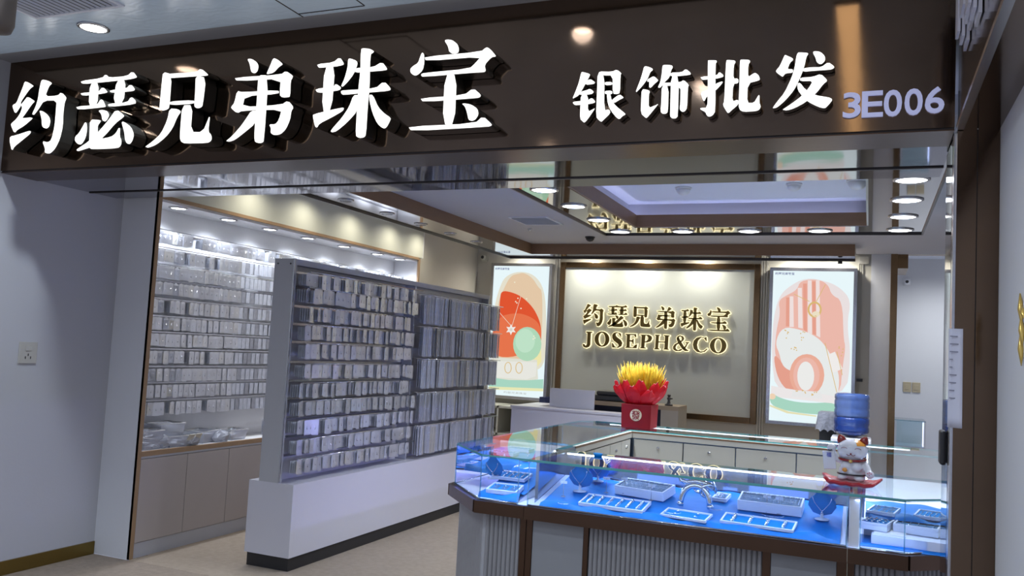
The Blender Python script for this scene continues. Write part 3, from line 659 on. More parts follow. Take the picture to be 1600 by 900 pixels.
for i, x in enumerate([-3.9, -3.1, -2.45, -1.75, -.75, -.35]):
    t = root('wall_washer_lamp', (x, 9.52, ZG), 'small lamp hidden above the rear tray edge, %s from the left' % ('first', 'second', 'third', 'fourth', 'fifth', 'sixth')[i], 'ceiling light', g)
    MB().lathe([(.035, 0), (.035, -.03), (.03, -.032)], (x, 9.52, ZG), 16).build('housing', M['steel'], t)
    spot('lamp', (x, 9.50, ZG - .05), 40.0, (1.0, .98, .91), 155, 1.0, .04, t)
downlight(-3.80, 3.16, ZK, 'round recessed downlight in the corridor ceiling beside the air vent', None, P_CORR, (.80, .90, 1.0), r=.066, angle=150)
for i, (x, y) in enumerate(((-2.3, 1.0), (-.9, 2.2), (-3.9, .6), (-.6, -.6), (-2.3, -.9))):
    downlight(x, y, ZK, 'added unseen downlight in the corridor ceiling, %s' % ('middle', 'near the right beam', 'by the left wall', 'at the right rear', 'at the rear')[i], 'added corridor downlights', P_CORR * 1.1, (.74, .86, 1.0), r=.058, angle=150)  # lamps put in out of view to light the corridor
t = root('linear_lamp', (-.12, 1.0, ZK), 'slim warm linear lamp in the corridor ceiling, mirrored in the bronze sign', 'ceiling light')
MB().box((-.175, -1.3, ZK - .012), (-.065, 3.17, ZK)).build('housing', M['steel'], t)
MB().box((-.165, -1.3, ZK - .014), (-.075, 3.15, ZK - .012)).build('lens', emis('warm_lens', (1.0, .80, .50), 3.2), t)
downlight(-1.32, 3.16, ZK, 'round downlight close to the sign, mirrored above the smaller characters', None, 12, (.85, .92, 1.0), r=.042, angle=150)
# added lamp, out of view, that lights the doorway room
t = downlight(.8, 10.5, 2.9, 'added unseen ceiling light in the room beyond the doorway', None, 90, (.9, .95, 1.0), r=.06, angle=160)
# added hidden strips, standing in for counter light bounced into the ring well
solo(MB().box((IX0 - .06, IY0 + .05, RZ + .041), (IX0 - .045, IY1 + .04, RZ + .050)).box((IX0 - .03, IY1 + .045, RZ + .041), (IX1 - .05, IY1 + .060, RZ + .050)), 'added_well_strip', emis('well_fill_glow', (.55, .60, 1.0), 9.0), 'added cool light strip hidden in the slot around the ceiling well', 'light strip')

# ------------------------------------------------------------------ left wall cabinet
CY0, CY1, CZ, CW = 4.43, 8.17, 2.475, .715
cb = root('wall_cabinet', (-4.7, 6.3, 0), 'tall oak edged wall cabinet filled with hanging bags, taupe doors below', 'cabinet')
MB().box((XL + .001, CY0, 0), (XC - .002, CY0 + .03, ZG - .01)).build('end_panel', M['wall_in'], cb)
MB().box((XC - .022, CY0 + .0, 0), (XC, CY0 + .032, CZ + .012)).build('edge_strip', M['oak'], cb)
MB().box((XC - .02, CY1 - .03, CW), (XC, CY1, CZ)).build('edge_strip', M['oak'], cb)
MB().box((XL + .02, CY1 - .028, 0), (XC - .02, CY1, CZ)).build('end_panel', M['wall_in'], cb)
MB().box((XC - .022, CY0 + .032, CZ - .012), (XC, CY1 - .03, CZ + .012)).build('top_edge', M['oak'], cb)
MB().box((XL + .02, CY0 + .03, CZ - .03), (XC - .022, CY1 - .028, CZ)).build('top_panel', M['whitep'], cb)
MB().box((XL + .001, CY0 + .03, 0), (XL + .018, CY1 - .028, CZ)).build('back_panel', M['whitep'], cb)
MB().box((XL + .02, CY0 + .03, CW - .03), (XC - .022, CY1 - .03, CW)).build('worktop', M['whitep'], cb)
MB().box((XC - .022, CY0 + .03, CW - .032), (XC, CY1 - .03, CW + .002)).build('worktop_edge', M['oak'], cb)
MB().box((XL + .02, CY0 + .03, 0), (XC - .012, CY1 - .03, .1)).build('plinth', M['greyd'], cb)
MB().box((XC - .05, CY0 + .03, .1), (XC - .02, CY1 - .03, CW - .032)).build('carcass', M['dark'], cb)
ys = [CY0 + .034, 4.90, 5.34, 5.78, 6.22, 6.66, 7.1, 7.54, 8.13]
for i in range(len(ys) - 1):
    bevel(MB().box((XC - .02, ys[i] + .002, .104), (XC - .002, ys[i + 1] - .002, CW - .05)).build('door', M['cab'], cb), .0015, 1)
MB().box((XC - .02, CY0 + .034, CW - .047), (XC - .006, CY1 - .032, CW - .033)).build('finger_rail', M['greyd'], cb)
bk = root('bulkhead_panel', (XC, 6.3, CZ), 'plain cream panel above the wall cabinet washed by lamps', 'wall panel')
MB().box((XC - .03, CY0 + .035, CZ + .013), (XC - .002, CY1 + .05, ZG - .005)).build('board', M['cream'], bk)
MB().box((XC - .03, CY1 + .051, CZ + .013), (XC - .002, CY1 + .062, ZG - .005)).build('end_edge', M['whitep'], bk)

def pack_mesh(kind, w_, h, leaves, cm, seed):
    """a hook hung with a few flat bags one behind the other; local frame: faces +X, hangs from z=0"""
    rnd = random.Random(seed); b = MB()
    for i in range(leaves):
        x = -.013 * i; dy = rnd.uniform(-.003, .003); hh = h * rnd.uniform(.93, 1.0); wd = w_ / 2 * rnd.uniform(.88, 1)
        mm = 0 if i == 0 else 1
        b.box((x - .001, dy - wd, -hh), (x + .0006, dy + wd, -.012), mm)
    # header card, hang hole tab and a trinket
    b.box((.001, -w_ * .42, -.020), (.0022, w_ * .42, -.008), 2)
    b.box((.001, -w_ * .16, -.012), (.0018, w_ * .16, 0), 2)
    b.tube([(.0035, -.006, -h * .42), (.004, 0, -h * .58), (.0035, .006, -h * .42)], .0016, 5, 3)
    b.ball((.004, 0, -h * .62), (.003, .005, .005), 3, 6, 4)
    # film bag in front
    n = len(b.v); b.poly([(.006, -w_ * .52, -h * 1.05), (.006, w_ * .52, -h * 1.05), (.004, w_ * .52, -.002), (.004, -w_ * .52, -.002)], 4)
    return b, cm
PK = []
for i, (cm, lf) in enumerate((('cardA', 5), ('cardB', 6), ('cardB', 4), ('cardC', 5), ('cardD', 4), ('cardA', 3), ('cardC', 6))):
    b, c = pack_mesh('p', .050, .092, lf, cm, i)
    me_o = b.build('pack_proto', [M[cm], M['cardB'], M['whitep'], M['silver'], M['film']])
    PK.append(me_o.data); bpy.data.objects.remove(me_o)
ORD = ['top', 'second', 'third', 'fourth', 'fifth', 'sixth', 'seventh', 'eighth', 'ninth', 'tenth', 'lowest']
def place(name, me, loc, label, cat, group, rz=0, sc=(1, 1, 1)):
    o = bpy.data.objects.new(name, me); COL.objects.link(o); o.location = loc; o.rotation_euler = (random.uniform(-.03, .03), 0, rz); o.scale = sc
    return tag(o, label, cat, group)
rowz = [2.262, 2.135, 2.012, 1.895, 1.765, 1.64, 1.523, 1.40, 1.272, 1.155, 1.03]
far = MB()
for ri, z in enumerate(rowz):
    MB().box((-4.862, CY0 + .035, z + .006), (-4.850, CY1 - .035, z + .018)).build('hook_rail', M['steel'], cb)
    # wire shelf edge: thin bright strip
    MB().box((-4.735, CY0 + .04, z + .012), (-4.722, CY1 - .04, z + .016)).build('front_wire', M['chrome'], cb)
    y = CY0 + .065; n = 0
    while y < CY1 - .07:
        w_ = random.choice((.046, .050, .052, .056))
        if random.random() < (.03 if ri else .14): y += w_; continue
        vis = y < 5.50 or (ri < 1 and y < 7.0)
        wht = [1, 3, 3, 6, (1 if ri < 5 else 3), 1, 5]
        k = random.choices(range(7), wht)[0]
        if vis:
            place('hanging_bag', PK[k], (-4.70, y, z + .004), 'clear bag, %s in the %s row of the wall cabinet' % ('near the front end' if y < 4.95 else 'nearer the stand', ORD[ri]), 'bag', 'bags hanging in the %s row of the wall cabinet' % ORD[ri], random.uniform(-.10, .10), (1.0, w_ / .052, random.uniform(.94, 1.03)))
        else:
            for q in range(2): far.box((-4.703 - q * .03, y - .021, z - .088), (-4.700 - q * .03, y + .021, z), random.choice((0, 0, 1)))
        y += w_ + random.choice((0, .001, .002, .012) if ri > 3 else (0, .001, .003)); n += 1
o = far.build('bags_deeper_in_cabinet', [M['cardA'], M['cardC']], cb); o['kind'] = 'stuff'
# things on the cabinet worktop
def tub(x, y, z, lx, ly, h, label, rz=0):
    t = root('plastic_bin', (x, y, z), label, 'bin', 'clear bins on the cabinet worktop', rz)
    b = MB(); a, c = lx / 2, ly / 2; k = .82
    P = [(-a * k, -c * k, .001), (a * k, -c * k, .001), (a * k, c * k, .001), (-a * k, c * k, .001), (-a, -c, h), (a, -c, h), (a, c, h), (-a, c, h)]
    b.v += P
    for f in ((0, 1, 2, 3), (0, 1, 5, 4), (1, 2, 6, 5), (2, 3, 7, 6), (3, 0, 4, 7)): b.face(f)
    b.build('shell', M['bin'], t, local=True)
    r = MB(); r.tube([(-a, -c, h), (a, -c, h), (a, c, h), (-a, c, h)], .004, 6, closed=True); r.build('rim', M['whitep'], t, local=True)
    q = MB()
    for i in range(7):
        m = Matrix.Translation((random.uniform(-a * .5, a * .5), random.uniform(-c * .5, c * .5), .012 + i * h * .09)) @ Matrix.Rotation(random.uniform(0, 3), 4, 'Z') @ Matrix.Rotation(random.uniform(-.4, .4), 4, 'X')
        q.box((-a * .4, -c * .35, 0), (a * .4, c * .35, .004), i % 3, m)
    q.build('packed_cards', [M['cardA'], M['cardB'], M['cardD']], t, local=True)
    return t
tub(-4.66, 4.60, CW, .14, .20, .13, 'milky plastic bin at the front end of the cabinet worktop', .1)
tub(-4.76, 4.86, CW, .18, .24, .16, 'bluish plastic bin standing at the back of the worktop')
tub(-4.64, 4.84, CW, .13, .18, .08, 'low milky bin in front of the bluish bin', -.1)
tub(-4.70, 5.18, CW, .18, .22, .09, 'clear bin in the middle of the cabinet worktop', .2)
tub(-4.68, 5.50, CW, .16, .20, .08, 'small clear bin near the stand on the worktop')
def crumple(x, y, z, r, label, m, seed, flat_=.5):
    rnd = random.Random(seed); b = MB(); b.ball((x, y, z + r * flat_), (r, r * 1.2, r * flat_), 0, 12, 7)
    b.v = [(p[0] + rnd.uniform(-.12, .12) * r, p[1] + rnd.uniform(-.12, .12) * r, max(z + .001, p[2] + rnd.uniform(-.2, .2) * r)) for p in b.v]
    b.sm = [False] * len(b.sm)
    return solo(b, 'plastic_bag', m, label, 'bag', 'crumpled bags on the cabinet worktop')
crumple(-4.62, 4.98, CW, .07, 'crumpled clear bag beside the ivory cards', M['bin'], 1)
crumple(-4.62, 5.30, CW, .07, 'shiny crumpled white bag right of the middle bin', M['bin'], 2, .6)
crumple(-4.63, 4.72, CW, .055, 'crumpled bag between the first two bins', M['bin'], 3, .8)
for i in range(2):
    m = Matrix.Translation((-4.575, 4.93 + .07 * i, CW + .045)) @ Matrix.Rotation(.5, 4, 'Y')
    solo(MB().box((-.002, -.03, -.05), (.002, .03, .05), 0, m), 'ivory_card', M['cardD'], 'ivory card leaning on the worktop edge, %s' % ('left one of two', 'right one of two')[i], 'card', 'leaning ivory cards')

# ------------------------------------------------------------------ display stand
SX0, SX1, SY0, SY1, SZ0, SZ1 = -3.79, -3.625, 4.76, 8.02, .57, 2.085
st = root('display_stand', (-3.69, 6.4, 0), 'long white and grey two sided stand hung with bags on a plinth base', 'display stand')
MB().box((-3.87, SY0, .09), (-3.505, SY1 + .12, .57)).build('base', M['white'], st)
MB().box((-3.86, SY0 + .02, 0), (-3.52, SY1 + .10, .09)).build('kick_plate', M['black'], st)
MB().box((SX0, SY0, SZ0), (SX1, SY0 + .03, SZ1)).build('end_post', M['greyd'], st)
MB().box((SX0, SY1 - .03, SZ0), (SX1, SY1, SZ1)).build('end_post', M['greyd'], st)
MB().box((SX1 - .006, SY0 - .002, SZ0 + .005), (SX1 + .006, SY0 + .004, SZ1 - .005)).build('steel_edge', M['steel'], st)
MB().box((SX0, SY0 + .03, SZ1 - .04), (SX1, SY1 - .03, SZ1)).build('top_rail', M['greyd'], st)
MB().box((-3.715, SY0 + .03, SZ0), (-3.70, SY1 - .03, SZ1 - .04)).build('back_board', M['white'], st)
for x in (SX0 + .03, SX1 - .03):
    MB().lathe([(.006, 0), (.006, .003)], (x, SY0, SZ1 - .035), 10, rot=Matrix.Rotation(PI / 2, 3, 'X')).build('screw', M['black'], st)
YD = 6.42
MB().box((-3.70, YD - .012, SZ0), (-3.60, YD + .004, SZ1 - .04)).build('divider', M['bin'], st)
srow = [1.99, 1.885, 1.755, 1.63, 1.505, 1.365, 1.235, 1.112, .985, .855, .725]
for ri, z in enumerate(srow):
    MB().box((-3.70, SY0 + .035, z + .004), (-3.69, YD - .012, z + .02)).build('hook_rail', M['steel'], st)
    MB().tube([(-3.52, SY0 + .05, z + .010), (-3.52, YD - .02, z + .010)], .0035, 6).build('front_wire', M['chrome'], st)
    y = SY0 + .075; n = 0
    while y < YD - .04:
        w_ = random.choice((.048, .052, .055, .062))
        if n < 27:
            k = random.choices(range(7), [6, 4, 4, 3, 1, 3, 2])[0]
            if n < 3 and random.random() < .6: k = 3
            place('jewellery_bag', PK[k], (-3.530 + random.uniform(-.025, .018), y, z + .006), 'flat silver bag, %s in the %s row of the long stand' % (('near the end post', 'midway', 'beside the divider')[min(2, n // 9)], ORD[ri]), 'bag', 'bags in the %s row of the long stand' % ORD[ri], random.uniform(-.22, .22), (1.3, w_ / .052, random.uniform(.95, 1.14)))
        y += w_ + random.choice((0, 0, .004)); n += 1
# long sleeves on the far half, five rows
LK = []
for i, cm in enumerate(('cardA', 'cardB', 'cardD', 'cardC', 'cardA')):
    b = MB(); rnd = random.Random(i)
    b.box((-.002, -.019, -.25), (0, .019, -.004), 0); b.box((-.02, -.018, -.245), (-.018, .018, -.004), 1); b.box((-.04, -.017, -.24), (-.038, .017, -.004), 1)
    b.tube([(.002, 0, -.03), (.003, .004, -.12), (.002, -.003, -.20), (.003, 0, -.235)], .0014, 5, 3); b.box((0, -.019, -.018), (.0015, .019, -.004), 2)
    b.poly([(.007, -.021, -.256), (.007, .021, -.256), (.005, .021, 0), (.005, -.021, 0)], 4)
    o = b.build('p', [M[cm], M['cardB'], M['whitep'], M['silver'], M['film']]); LK.append(o.data); bpy.data.objects.remove(o)
for ri, z in enumerate((1.965, 1.69, 1.415, 1.13, .85)):
    MB().tube([(-3.50, YD + .02, z + .008), (-3.50, SY1 + .07, z + .008)], .004, 6).build('front_wire', M['chrome'], st)
    for y in (YD + .01, 7.2, SY1 + .06):
        MB().tube([(-3.70, y, z + .012), (-3.50, y, z + .008)], .003, 6).build('wire_arm', M['chrome'], st)
    y = YD + .04
    while y < SY1 + .06:
        if random.random() > .04:
            place('long_sleeve_bag', LK[random.choices(range(5), [4, 4, 2, 2, 3])[0]], (-3.515 + random.uniform(-.01, .008), y, z + .004), 'long narrow sleeve, %s in the %s row of sleeves' % ('beside divider' if y < 6.95 else 'midway' if y < 7.5 else 'far end', ORD[ri]), 'bag', 'long sleeves in the %s row of the stand' % ORD[ri], random.uniform(-.4, .4), (1, random.uniform(.85, 1.1), random.uniform(.96, 1.0)))
        y += .0465
# a few bags hanging on the hidden side of the stand
for i, (y, z, k) in enumerate(((4.95, .83, 1), (4.94, .70, 3), (4.92, .97, 0), (5.0, 1.23, 2), (4.96, 1.62, 3), (5.0, 1.36, 0))):
    place('hanging_bag', PK[k], (-3.90, y, z), 'bag hanging on the left side of the stand, %s' % ('fifth row up', 'lowest', 'third from below', 'middle', 'highest', 'above the middle')[i], 'bag', 'bags on the hidden side of the stand', PI + random.uniform(-.3, .3), (1.5, 1.4, 1.2))

# ------------------------------------------------------------------ showcase counter (ring of five glass cases)
ZL, ZT = .77, 1.0     # top of the brown lip, top of the glass
OX0, OX1, OY0, OY1 = -2.15, .49, 4.06, 6.76
NX0, NX1, NY0, NY1 = -1.62, -.02, 4.60, 6.24
LIPX = .035
def case(name, loc, label, foot, glass_edges, fronts, backs, top_inset=.0, ledpos=()):
    """foot: outline (x, y) of the glass box; fronts/backs: segments ((x,y),(x,y)) of glass panes and of opaque back boards"""
    t = root(name, loc, label, 'display case', 'glass display cases of the counter ring')
    U, V, W = (1, 0, 0), (0, 1, 0), (0, 0, 1)
    MB().prism(inset(foot, .03), (0, 0, .06), U, V, (0, 0, .65)).build('base_body', M['grey'], t)
    MB().prism(inset(foot, .06), (0, 0, 0), U, V, (0, 0, .06)).build('plinth', M['black'], t)
    MB().prism(foot, (0, 0, ZL - .012), U, V, (0, 0, .012)).build('deck', M['tray'], t)
    g = MB()
    g.prism(foot, (0, 0, ZT - .012), U, V, (0, 0, .012)); 
    top = g.build('glass_top', [M['gtop']], t)
    me = top.data; me.materials.append(M['gedge'])
    # keep only the upper sheet as glass; rim faces take the green edge; the lower sheet is dropped so light crosses one surface
    bm = bmesh.new(); bm.from_mesh(me)
    dels = [f for f in bm.faces if f.normal.z < -.5]
    for f in bm.faces:
        if abs(f.normal.z) < .5: f.material_index = 1
    bmesh.ops.delete(bm, geom=dels, context='FACES'); bm.to_mesh(me); bm.free()
    for a, c in fronts:
        p = MB(); p.poly([(a[0], a[1], ZL), (c[0], c[1], ZL), (c[0], c[1], ZT - .008), (a[0], a[1], ZT - .008)]); p.build('glass_pane', M['glass'], t)
        d = Vector((c[0] - a[0], c[1] - a[1])).normalized()
        for q in (a, c):
            MB().box((q[0] - .0025, q[1] - .0025, ZL), (q[0] + .0025, q[1] + .0025, ZT - .008)).build('pane_edge', M['gedge2'], t)
        pp = Vector((a[0], a[1], ZL + .003)); qq = Vector((c[0], c[1], ZL + .003))
        MB().tube([pp, qq], .0045, 4).build('sill', M['chrome'], t)
    for a, c in backs:
        d = Vector((c[0] - a[0], c[1] - a[1], 0)).normalized(); n = Vector((-d.y, d.x, 0)) * .008
        p = MB(); z0, z1 = ZL, ZT - .010
        pts = [Vector((a[0], a[1], z0)), Vector((c[0], c[1], z0)), Vector((c[0], c[1], z1)), Vector((a[0], a[1], z1))]
        p.v += [tuple(q - n) for q in pts] + [tuple(q + n) for q in pts]
        for f in ((0, 1, 2, 3), (7, 6, 5, 4), (0, 4, 5, 1), (1, 5, 6, 2), (2, 6, 7, 3), (3, 7, 4, 0)): p.face(f)
        p.build('back_board', M['slate'], t)
    return t
M['gedge2'] = thin('pale_blue_glass_edge', (0.72, 0.92, 0.98), 1.2, 0.1, 0.25, (.5, .8, 1.0))
JX0, JX1 = -1.57, -.07
cases = {}
cases['front'] = case('display_case', (-.8, 4.3, 0), 'long front glass display case with blue cloth, silver arch and trays',
    [(JX0, OY0), (JX1, OY0), (JX1, NY0), (JX0, NY0)], None, [((JX0 + .004, OY0), (JX1 - .004, OY0))], [((JX0, NY0 - .01), (JX1, NY0 - .01)), ((JX0 + .012, OY0 + .10), (JX0 + .012, NY0 - .02))])
cases['left'] = case('display_case', (-1.87, 4.4, 0), 'corner glass display case at the left front with chamfered pane',
    [(OX0, 4.42), (-1.83, OY0), (JX0 - .002, OY0), (JX0 - .002, NY0), (NX0, NY0), (NX0, 4.9), (OX0, 4.9)], None, [((OX0, 4.42), (-1.83, OY0)), ((-1.83, OY0), (JX0 - .05, OY0)), ((OX0, 4.9), (OX0, 4.42))], [((NX0 + .01, NY0), (NX0 + .01, 4.9))])
cases['right'] = case('display_case', (.2, 4.4, 0), 'corner glass display case at the right front beside the pillar, under the lucky cat',
    [(JX1 + .002, OY0), (.155, OY0), (OX1, 4.36), (OX1, 4.9), (NX1, 4.9), (NX1, NY0), (JX1 + .002, NY0)], None, [((JX1 + .05, OY0), (.155, OY0)), ((.155, OY0), (OX1, 4.36)), ((OX1, 4.36), (OX1, 4.9))], [((NX1 - .01, NY0), (NX1 - .01, 4.9))])
cases['leftrun'] = case('display_case', (-1.88, 5.6, 0), 'left side run of the glass counter with cream cupboards inside',
    [(OX0, 4.902), (NX0, 4.902), (NX0, NY1), (OX0, NY1)], None, [((OX0, NY1), (OX0, 4.902))], [((NX0 - .01, 4.902), (NX0 - .01, NY1))])
cases['rightrun'] = case('display_case', (.25, 5.6, 0), 'right side run of the glass counter behind the pillar',
    [(NX1, 4.902), (OX1, 4.902), (OX1, NY1), (NX1, NY1)], None, [((OX1, 4.902), (OX1, NY1))], [((NX1 + .01, 4.902), (NX1 + .01, NY1))])
cases['back'] = case('display_case', (-.8, 6.5, 0), 'rear run of the glass counter carrying the wheat pot',
    [(OX0, NY1 + .002), (OX1, NY1 + .002), (OX1, OY1), (OX0 + .12, OY1), (OX0, OY1 - .12)], None, [((OX0 + .12, OY1), (OX1, OY1))], [((NX0, NY1 + .012), (NX1, NY1 + .012))])
# brown lip around the customers' side, one per case
def lip(t, segs):
    for a, c in segs:
        d = Vector((c[0] - a[0], c[1] - a[1])).normalized(); n = Vector((d.y, -d.x))
        poly = [a, c, (c[0] + n.x * LIPX + d.x * 0, c[1] + n.y * LIPX), (a[0] + n.x * LIPX, a[1] + n.y * LIPX)]
        MB().prism([tuple(p) for p in poly], (0, 0, ZL - .062), (1, 0, 0), (0, 1, 0), (0, 0, .062)).build('lip', M['bronze2'], t)
k = LIPX * .42
lip(cases['front'], [((JX0, OY0), (JX1, OY0))])
lip(cases['left'], [((-1.83 - k, OY0), (JX0 - .002, OY0)), ((OX0, 4.42), (-1.83, OY0)), ((OX0, 4.9), (OX0, 4.42 - k))])
lip(cases['right'], [((JX1 + .002, OY0), (.155 + k, OY0)), ((.155, OY0), (OX1, 4.36)), ((OX1, 4.36 - k), (OX1, 4.9))])
lip(cases['leftrun'], [((OX0, NY1), (OX0, 4.902))])
# base front: fluted boards, flat boards and brown posts
FY = OY0 + .03
def flutes(t, a, c, seg=.0115):
    """a row of rounded flutes between two floor points, on the side right of a->c"""
    A_, C_ = Vector((a[0], a[1], 0)), Vector((c[0], c[1], 0)); d = (C_ - A_); Ln = d.length; d.normalize(); n = Vector((d.y, -d.x, 0))
    k = max(2, int(Ln / .023)); w_ = Ln / k; b = MB()
    for i in range(k):
        p = A_ + d * (w_ * i)
        poly = [(0, 0), (w_, 0), (w_ * .93, .006), (w_ * .72, .011), (w_ * .28, .011), (w_ * .07, .006)]
        b.prism(poly, p + Vector((0, 0, .06)), d, n, (0, 0, ZL - .125))
    o = b.build('fluted_board', M['flute'], t); o['kind'] = 'stuff'; return o
fr = cases['front']
def xat(px, Y=FY): return hity(px, 860, Y).x
def flatb(t, x0, x1, name, m, pr=.012): return bevel(MB().box((x0, FY - pr, .06), (x1, FY, ZL - .064)).build(name, m, t), .002, 1)
xs = [xat(p) for p in (832, 912, 920, 1192, 1205, 1308)]
flatb(fr, JX0 + .0, xs[0], 'post', M['bronze2'], .018); flatb(fr, xs[0], xs[1], 'flat_board', M['boardg']); flatb(fr, xs[1], xs[2], 'post', M['bronze2'], .018)
flutes(fr, (xs[2], FY), (xs[3], FY)); flatb(fr, xs[3], xs[4], 'post', M['bronze2'], .018); flatb(fr, xs[4], xs[5] - .0, 'flat_board', M['boardg']); flatb(fr, xs[5], JX1, 'post', M['bronze2'], .018)
lf = cases['left']
flutes(lf, (-1.80, FY), (-1.605, FY)); flatb(lf, -1.605, JX0 - .002, 'post', M['bronze2'], .018)
flutes(lf, (OX0 + .045, 4.43), (-1.815, OY0 + .04)); flutes(lf, (OX0 + .03, 4.9), (OX0 + .03, 4.45))
rg = cases['right']
flatb(rg, JX1 + .002, JX1 + .03, 'post', M['bronze2'], .018); flutes(rg, (JX1 + .03, FY), (.145, FY)); flutes(rg, (.16, OY0 + .04), (OX1 - .05, 4.35))
# inner cupboards: doors facing the middle
def door_set(t, pts, axis, knob=True, z0=.10, z1=.935):
    for (a, c) in pts:
        if axis == 'y':   # facing -Y at y = NY1
            d = bevel(MB().box((a + .004, NY1 - .016, z0), (c - .004, NY1 + .001, z1)).build('cupboard_door', M['cupb'], t), .003, 1)
            if knob: MB().lathe([(.012, 0), (.012, .006), (.006, .012)], ((a + c) / 2, NY1 - .016, z1 - .05), 12, rot=Matrix.Rotation(PI / 2, 3, 'X')).build('lock', M['chrome'], t)
        else:             # facing +X at x = NX0
            d = bevel(MB().box((NX0 - .001, a + .004, z0), (NX0 + .016, c - .004, z1)).build('cupboard_door', M['cupb'], t), .003, 1)
            MB().lathe([(.012, 0), (.012, .006), (.006, .012)], (NX0 + .016, (a + c) / 2, z1 - .05), 12, rot=Matrix.Rotation(PI / 2, 3, 'Y')).build('lock', M['chrome'], t)
bt = cases['back']
MB().box((NX0, NY1 - .02, .945), (NX1, NY1 + .012, ZT - .009)).build('top_rail', M['cupb'], bt)
MB().box((NX0, NY1 - .021, ZT - .022), (NX1, NY1 - .001, ZT - .010)).build('wood_edge', M['woodm'], bt)
xs = [NX0 + .03] + [hity(p, 700, NY1).x for p in (1068, 1150, 1245, 1345)]
door_set(bt, [(xs[i], xs[i + 1]) for i in range(4)] , 'y')
lr = cases['leftrun']
MB().box((NX0 - .012, 4.902, .945), (NX0 + .02, NY1 - .022, ZT - .009)).build('top_rail', M['cupb'], lr)
MB().box((NX0 + .001, 4.902, ZT - .022), (NX0 + .021, NY1 - .022, ZT - .010)).build('wood_edge', M['woodm'], lr)
door_set(lr, [(4.92, 5.3), (5.3, 5.66), (5.66, 5.95), (5.95, 6.2)], 'x')
# LED strips with their light, and added stripless lights at the front panes
def led(t, a, c, power=None, z=ZT - .016, color=BLUE, strip=True, tilt=0):
    A_, C_ = Vector((*a, z)), Vector((*c, z)); d = (C_ - A_); ln = d.length
    if strip: MB().tube([A_, C_], .005, 6).build('led_strip', M['led'], t)
    if power:
        ang = math.atan2(d.y, d.x)
        area('led_or_added_light', (A_ + C_) / 2 - Vector((0, 0, .008)), (ln, .012), power, color, (tilt, 0, ang), t)
led(fr, (JX0 + .03, NY0 - .028), (JX1 - .03, NY0 - .028), P_CASE * 1.6)
led(fr, (JX0 + .03, OY0 + .012), (JX1 - .03, OY0 + .012), P_CASE * 1.6, strip=False)  # added light without a strip, so trays aren't lit only from behind
led(lf, (-1.82, OY0 + .015), (JX0 - .03, OY0 + .015), P_CASE * .5, strip=False)  # added front light, no strip here
led(lf, (NX0 - .016, NY0 + .02), (NX0 - .016, 4.88), P_CASE * 1.2, color=(.40, .38, 1.0), tilt=1.0)
led(rg, (JX1 + .03, OY0 + .015), (.14, OY0 + .015), P_CASE * .35, strip=False)  # stripless light added behind the right front pane
led(rg, (NX1 + .02, NY0 + .02), (NX1 + .02, 4.88), P_CASE * .35)
led(lr, (NX0 - .026, 4.93), (NX0 - .026, NY1 - .03), P_CASE * 4.5, color=(.40, .38, 1.0), tilt=1.0)
led(bt, (NX0 - .3, OY1 - .02), (NX1 + .3, OY1 - .02), P_CASE)
led(cases['rightrun'], (NX1 + .022, 4.93), (NX1 + .022, NY1 - .03), P_CASE)
def wedge(t, x0, x1, y1):
    k = .19 * min(y1 - OY0 - .02, .5); ym = min(y1, OY0 + .52)
    MB().prism([(OY0 + .02, ZL), (y1, ZL), (y1, ZL + k), (ym, ZL + k)], (x0, 0, 0), (0, 1, 0), (0, 0, 1), (x1 - x0, 0, 0)).build('sloping_board', M['tray'], t)
wedge(fr, JX0 + .022, JX1 - .01, NY0 - .02); wedge(lf, -1.86, JX0 - .06, NY0 - .0)
# white partition boards beside the front case
MB().box((JX1 + .006, OY0 + .012, ZL), (JX1 + .046, OY0 + .024, ZT - .012)).build('white_board', M['whitep'], rg)
MB().box((JX1 + .004, OY0 + .024, ZL), (JX1 + .012, NY0 - .01, ZT - .012)).build('white_board', M['whitep'], rg)

# ------------------------------------------------------------------ cloths in the cases
def sl0(x, y): return (.19 * min(max(y - OY0 - .02, 0), .50) if x < JX1 else 0)
def cloth(poly_x, poly_y, z, label, amp=.012, front_roll=True, seed=0, flat_ok=True):
    x0, x1 = poly_x; y0, y1 = poly_y; nx, ny = int((x1 - x0) / .018), int((y1 - y0) / .018); b = MB(); rnd = random.Random(seed)
    ph = [rnd.uniform(0, 6) for _ in range(6)]
    for j in range(ny + 1):
        for i in range(nx + 1):
            u, v = i / nx, j / ny; x = x0 + (x1 - x0) * u; y = y0 + (y1 - y0) * v
            f = math.sin(x * 17 + ph[0] + 2 * math.sin(y * 9)) * math.sin(y * 13 + ph[1]) + .6 * math.sin(x * 37 + y * 21 + ph[2])
            e = max(0, 1 - v / .16) if front_roll else 0
            zz = z + .010 + amp * .35 * f + e * amp * (1.1 + .8 * math.sin(x * 26 + ph[3]))
            if front_roll and j == 0: zz = z + .001
            b.v.append((x, y + (.008 * math.sin(x * 19 + ph[4]) if j == 0 else 0) * (1 if front_roll else 0), max(zz, z + .0015) + (sl0(x, y) if flat_ok else 0)))
    for j in range(ny):
        for i in range(nx):
            n = j * (nx + 1) + i; b.face((n, n + 1, n + nx + 2, n + nx + 1), 0, True)
    return solo(b, 'blue_cloth', M['cloth'], label, 'cloth', 'blue satin cloths in the cases')
cloth((JX0 + .06, JX1 - .03), (OY0 + .02, NY0 - .04), ZL, 'wide wrinkled blue satin cloth covering the floor of the front case', seed=1)
cloth((-1.86, -1.63), (OY0 + .035, NY0), ZL, 'wrinkled blue cloth in the left corner case', .016, seed=2)
cloth((OX0 + .03, -1.862), (4.46, 4.88), ZL, 'blue cloth heaped by the chamfered pane of the left corner case', .018, seed=5)
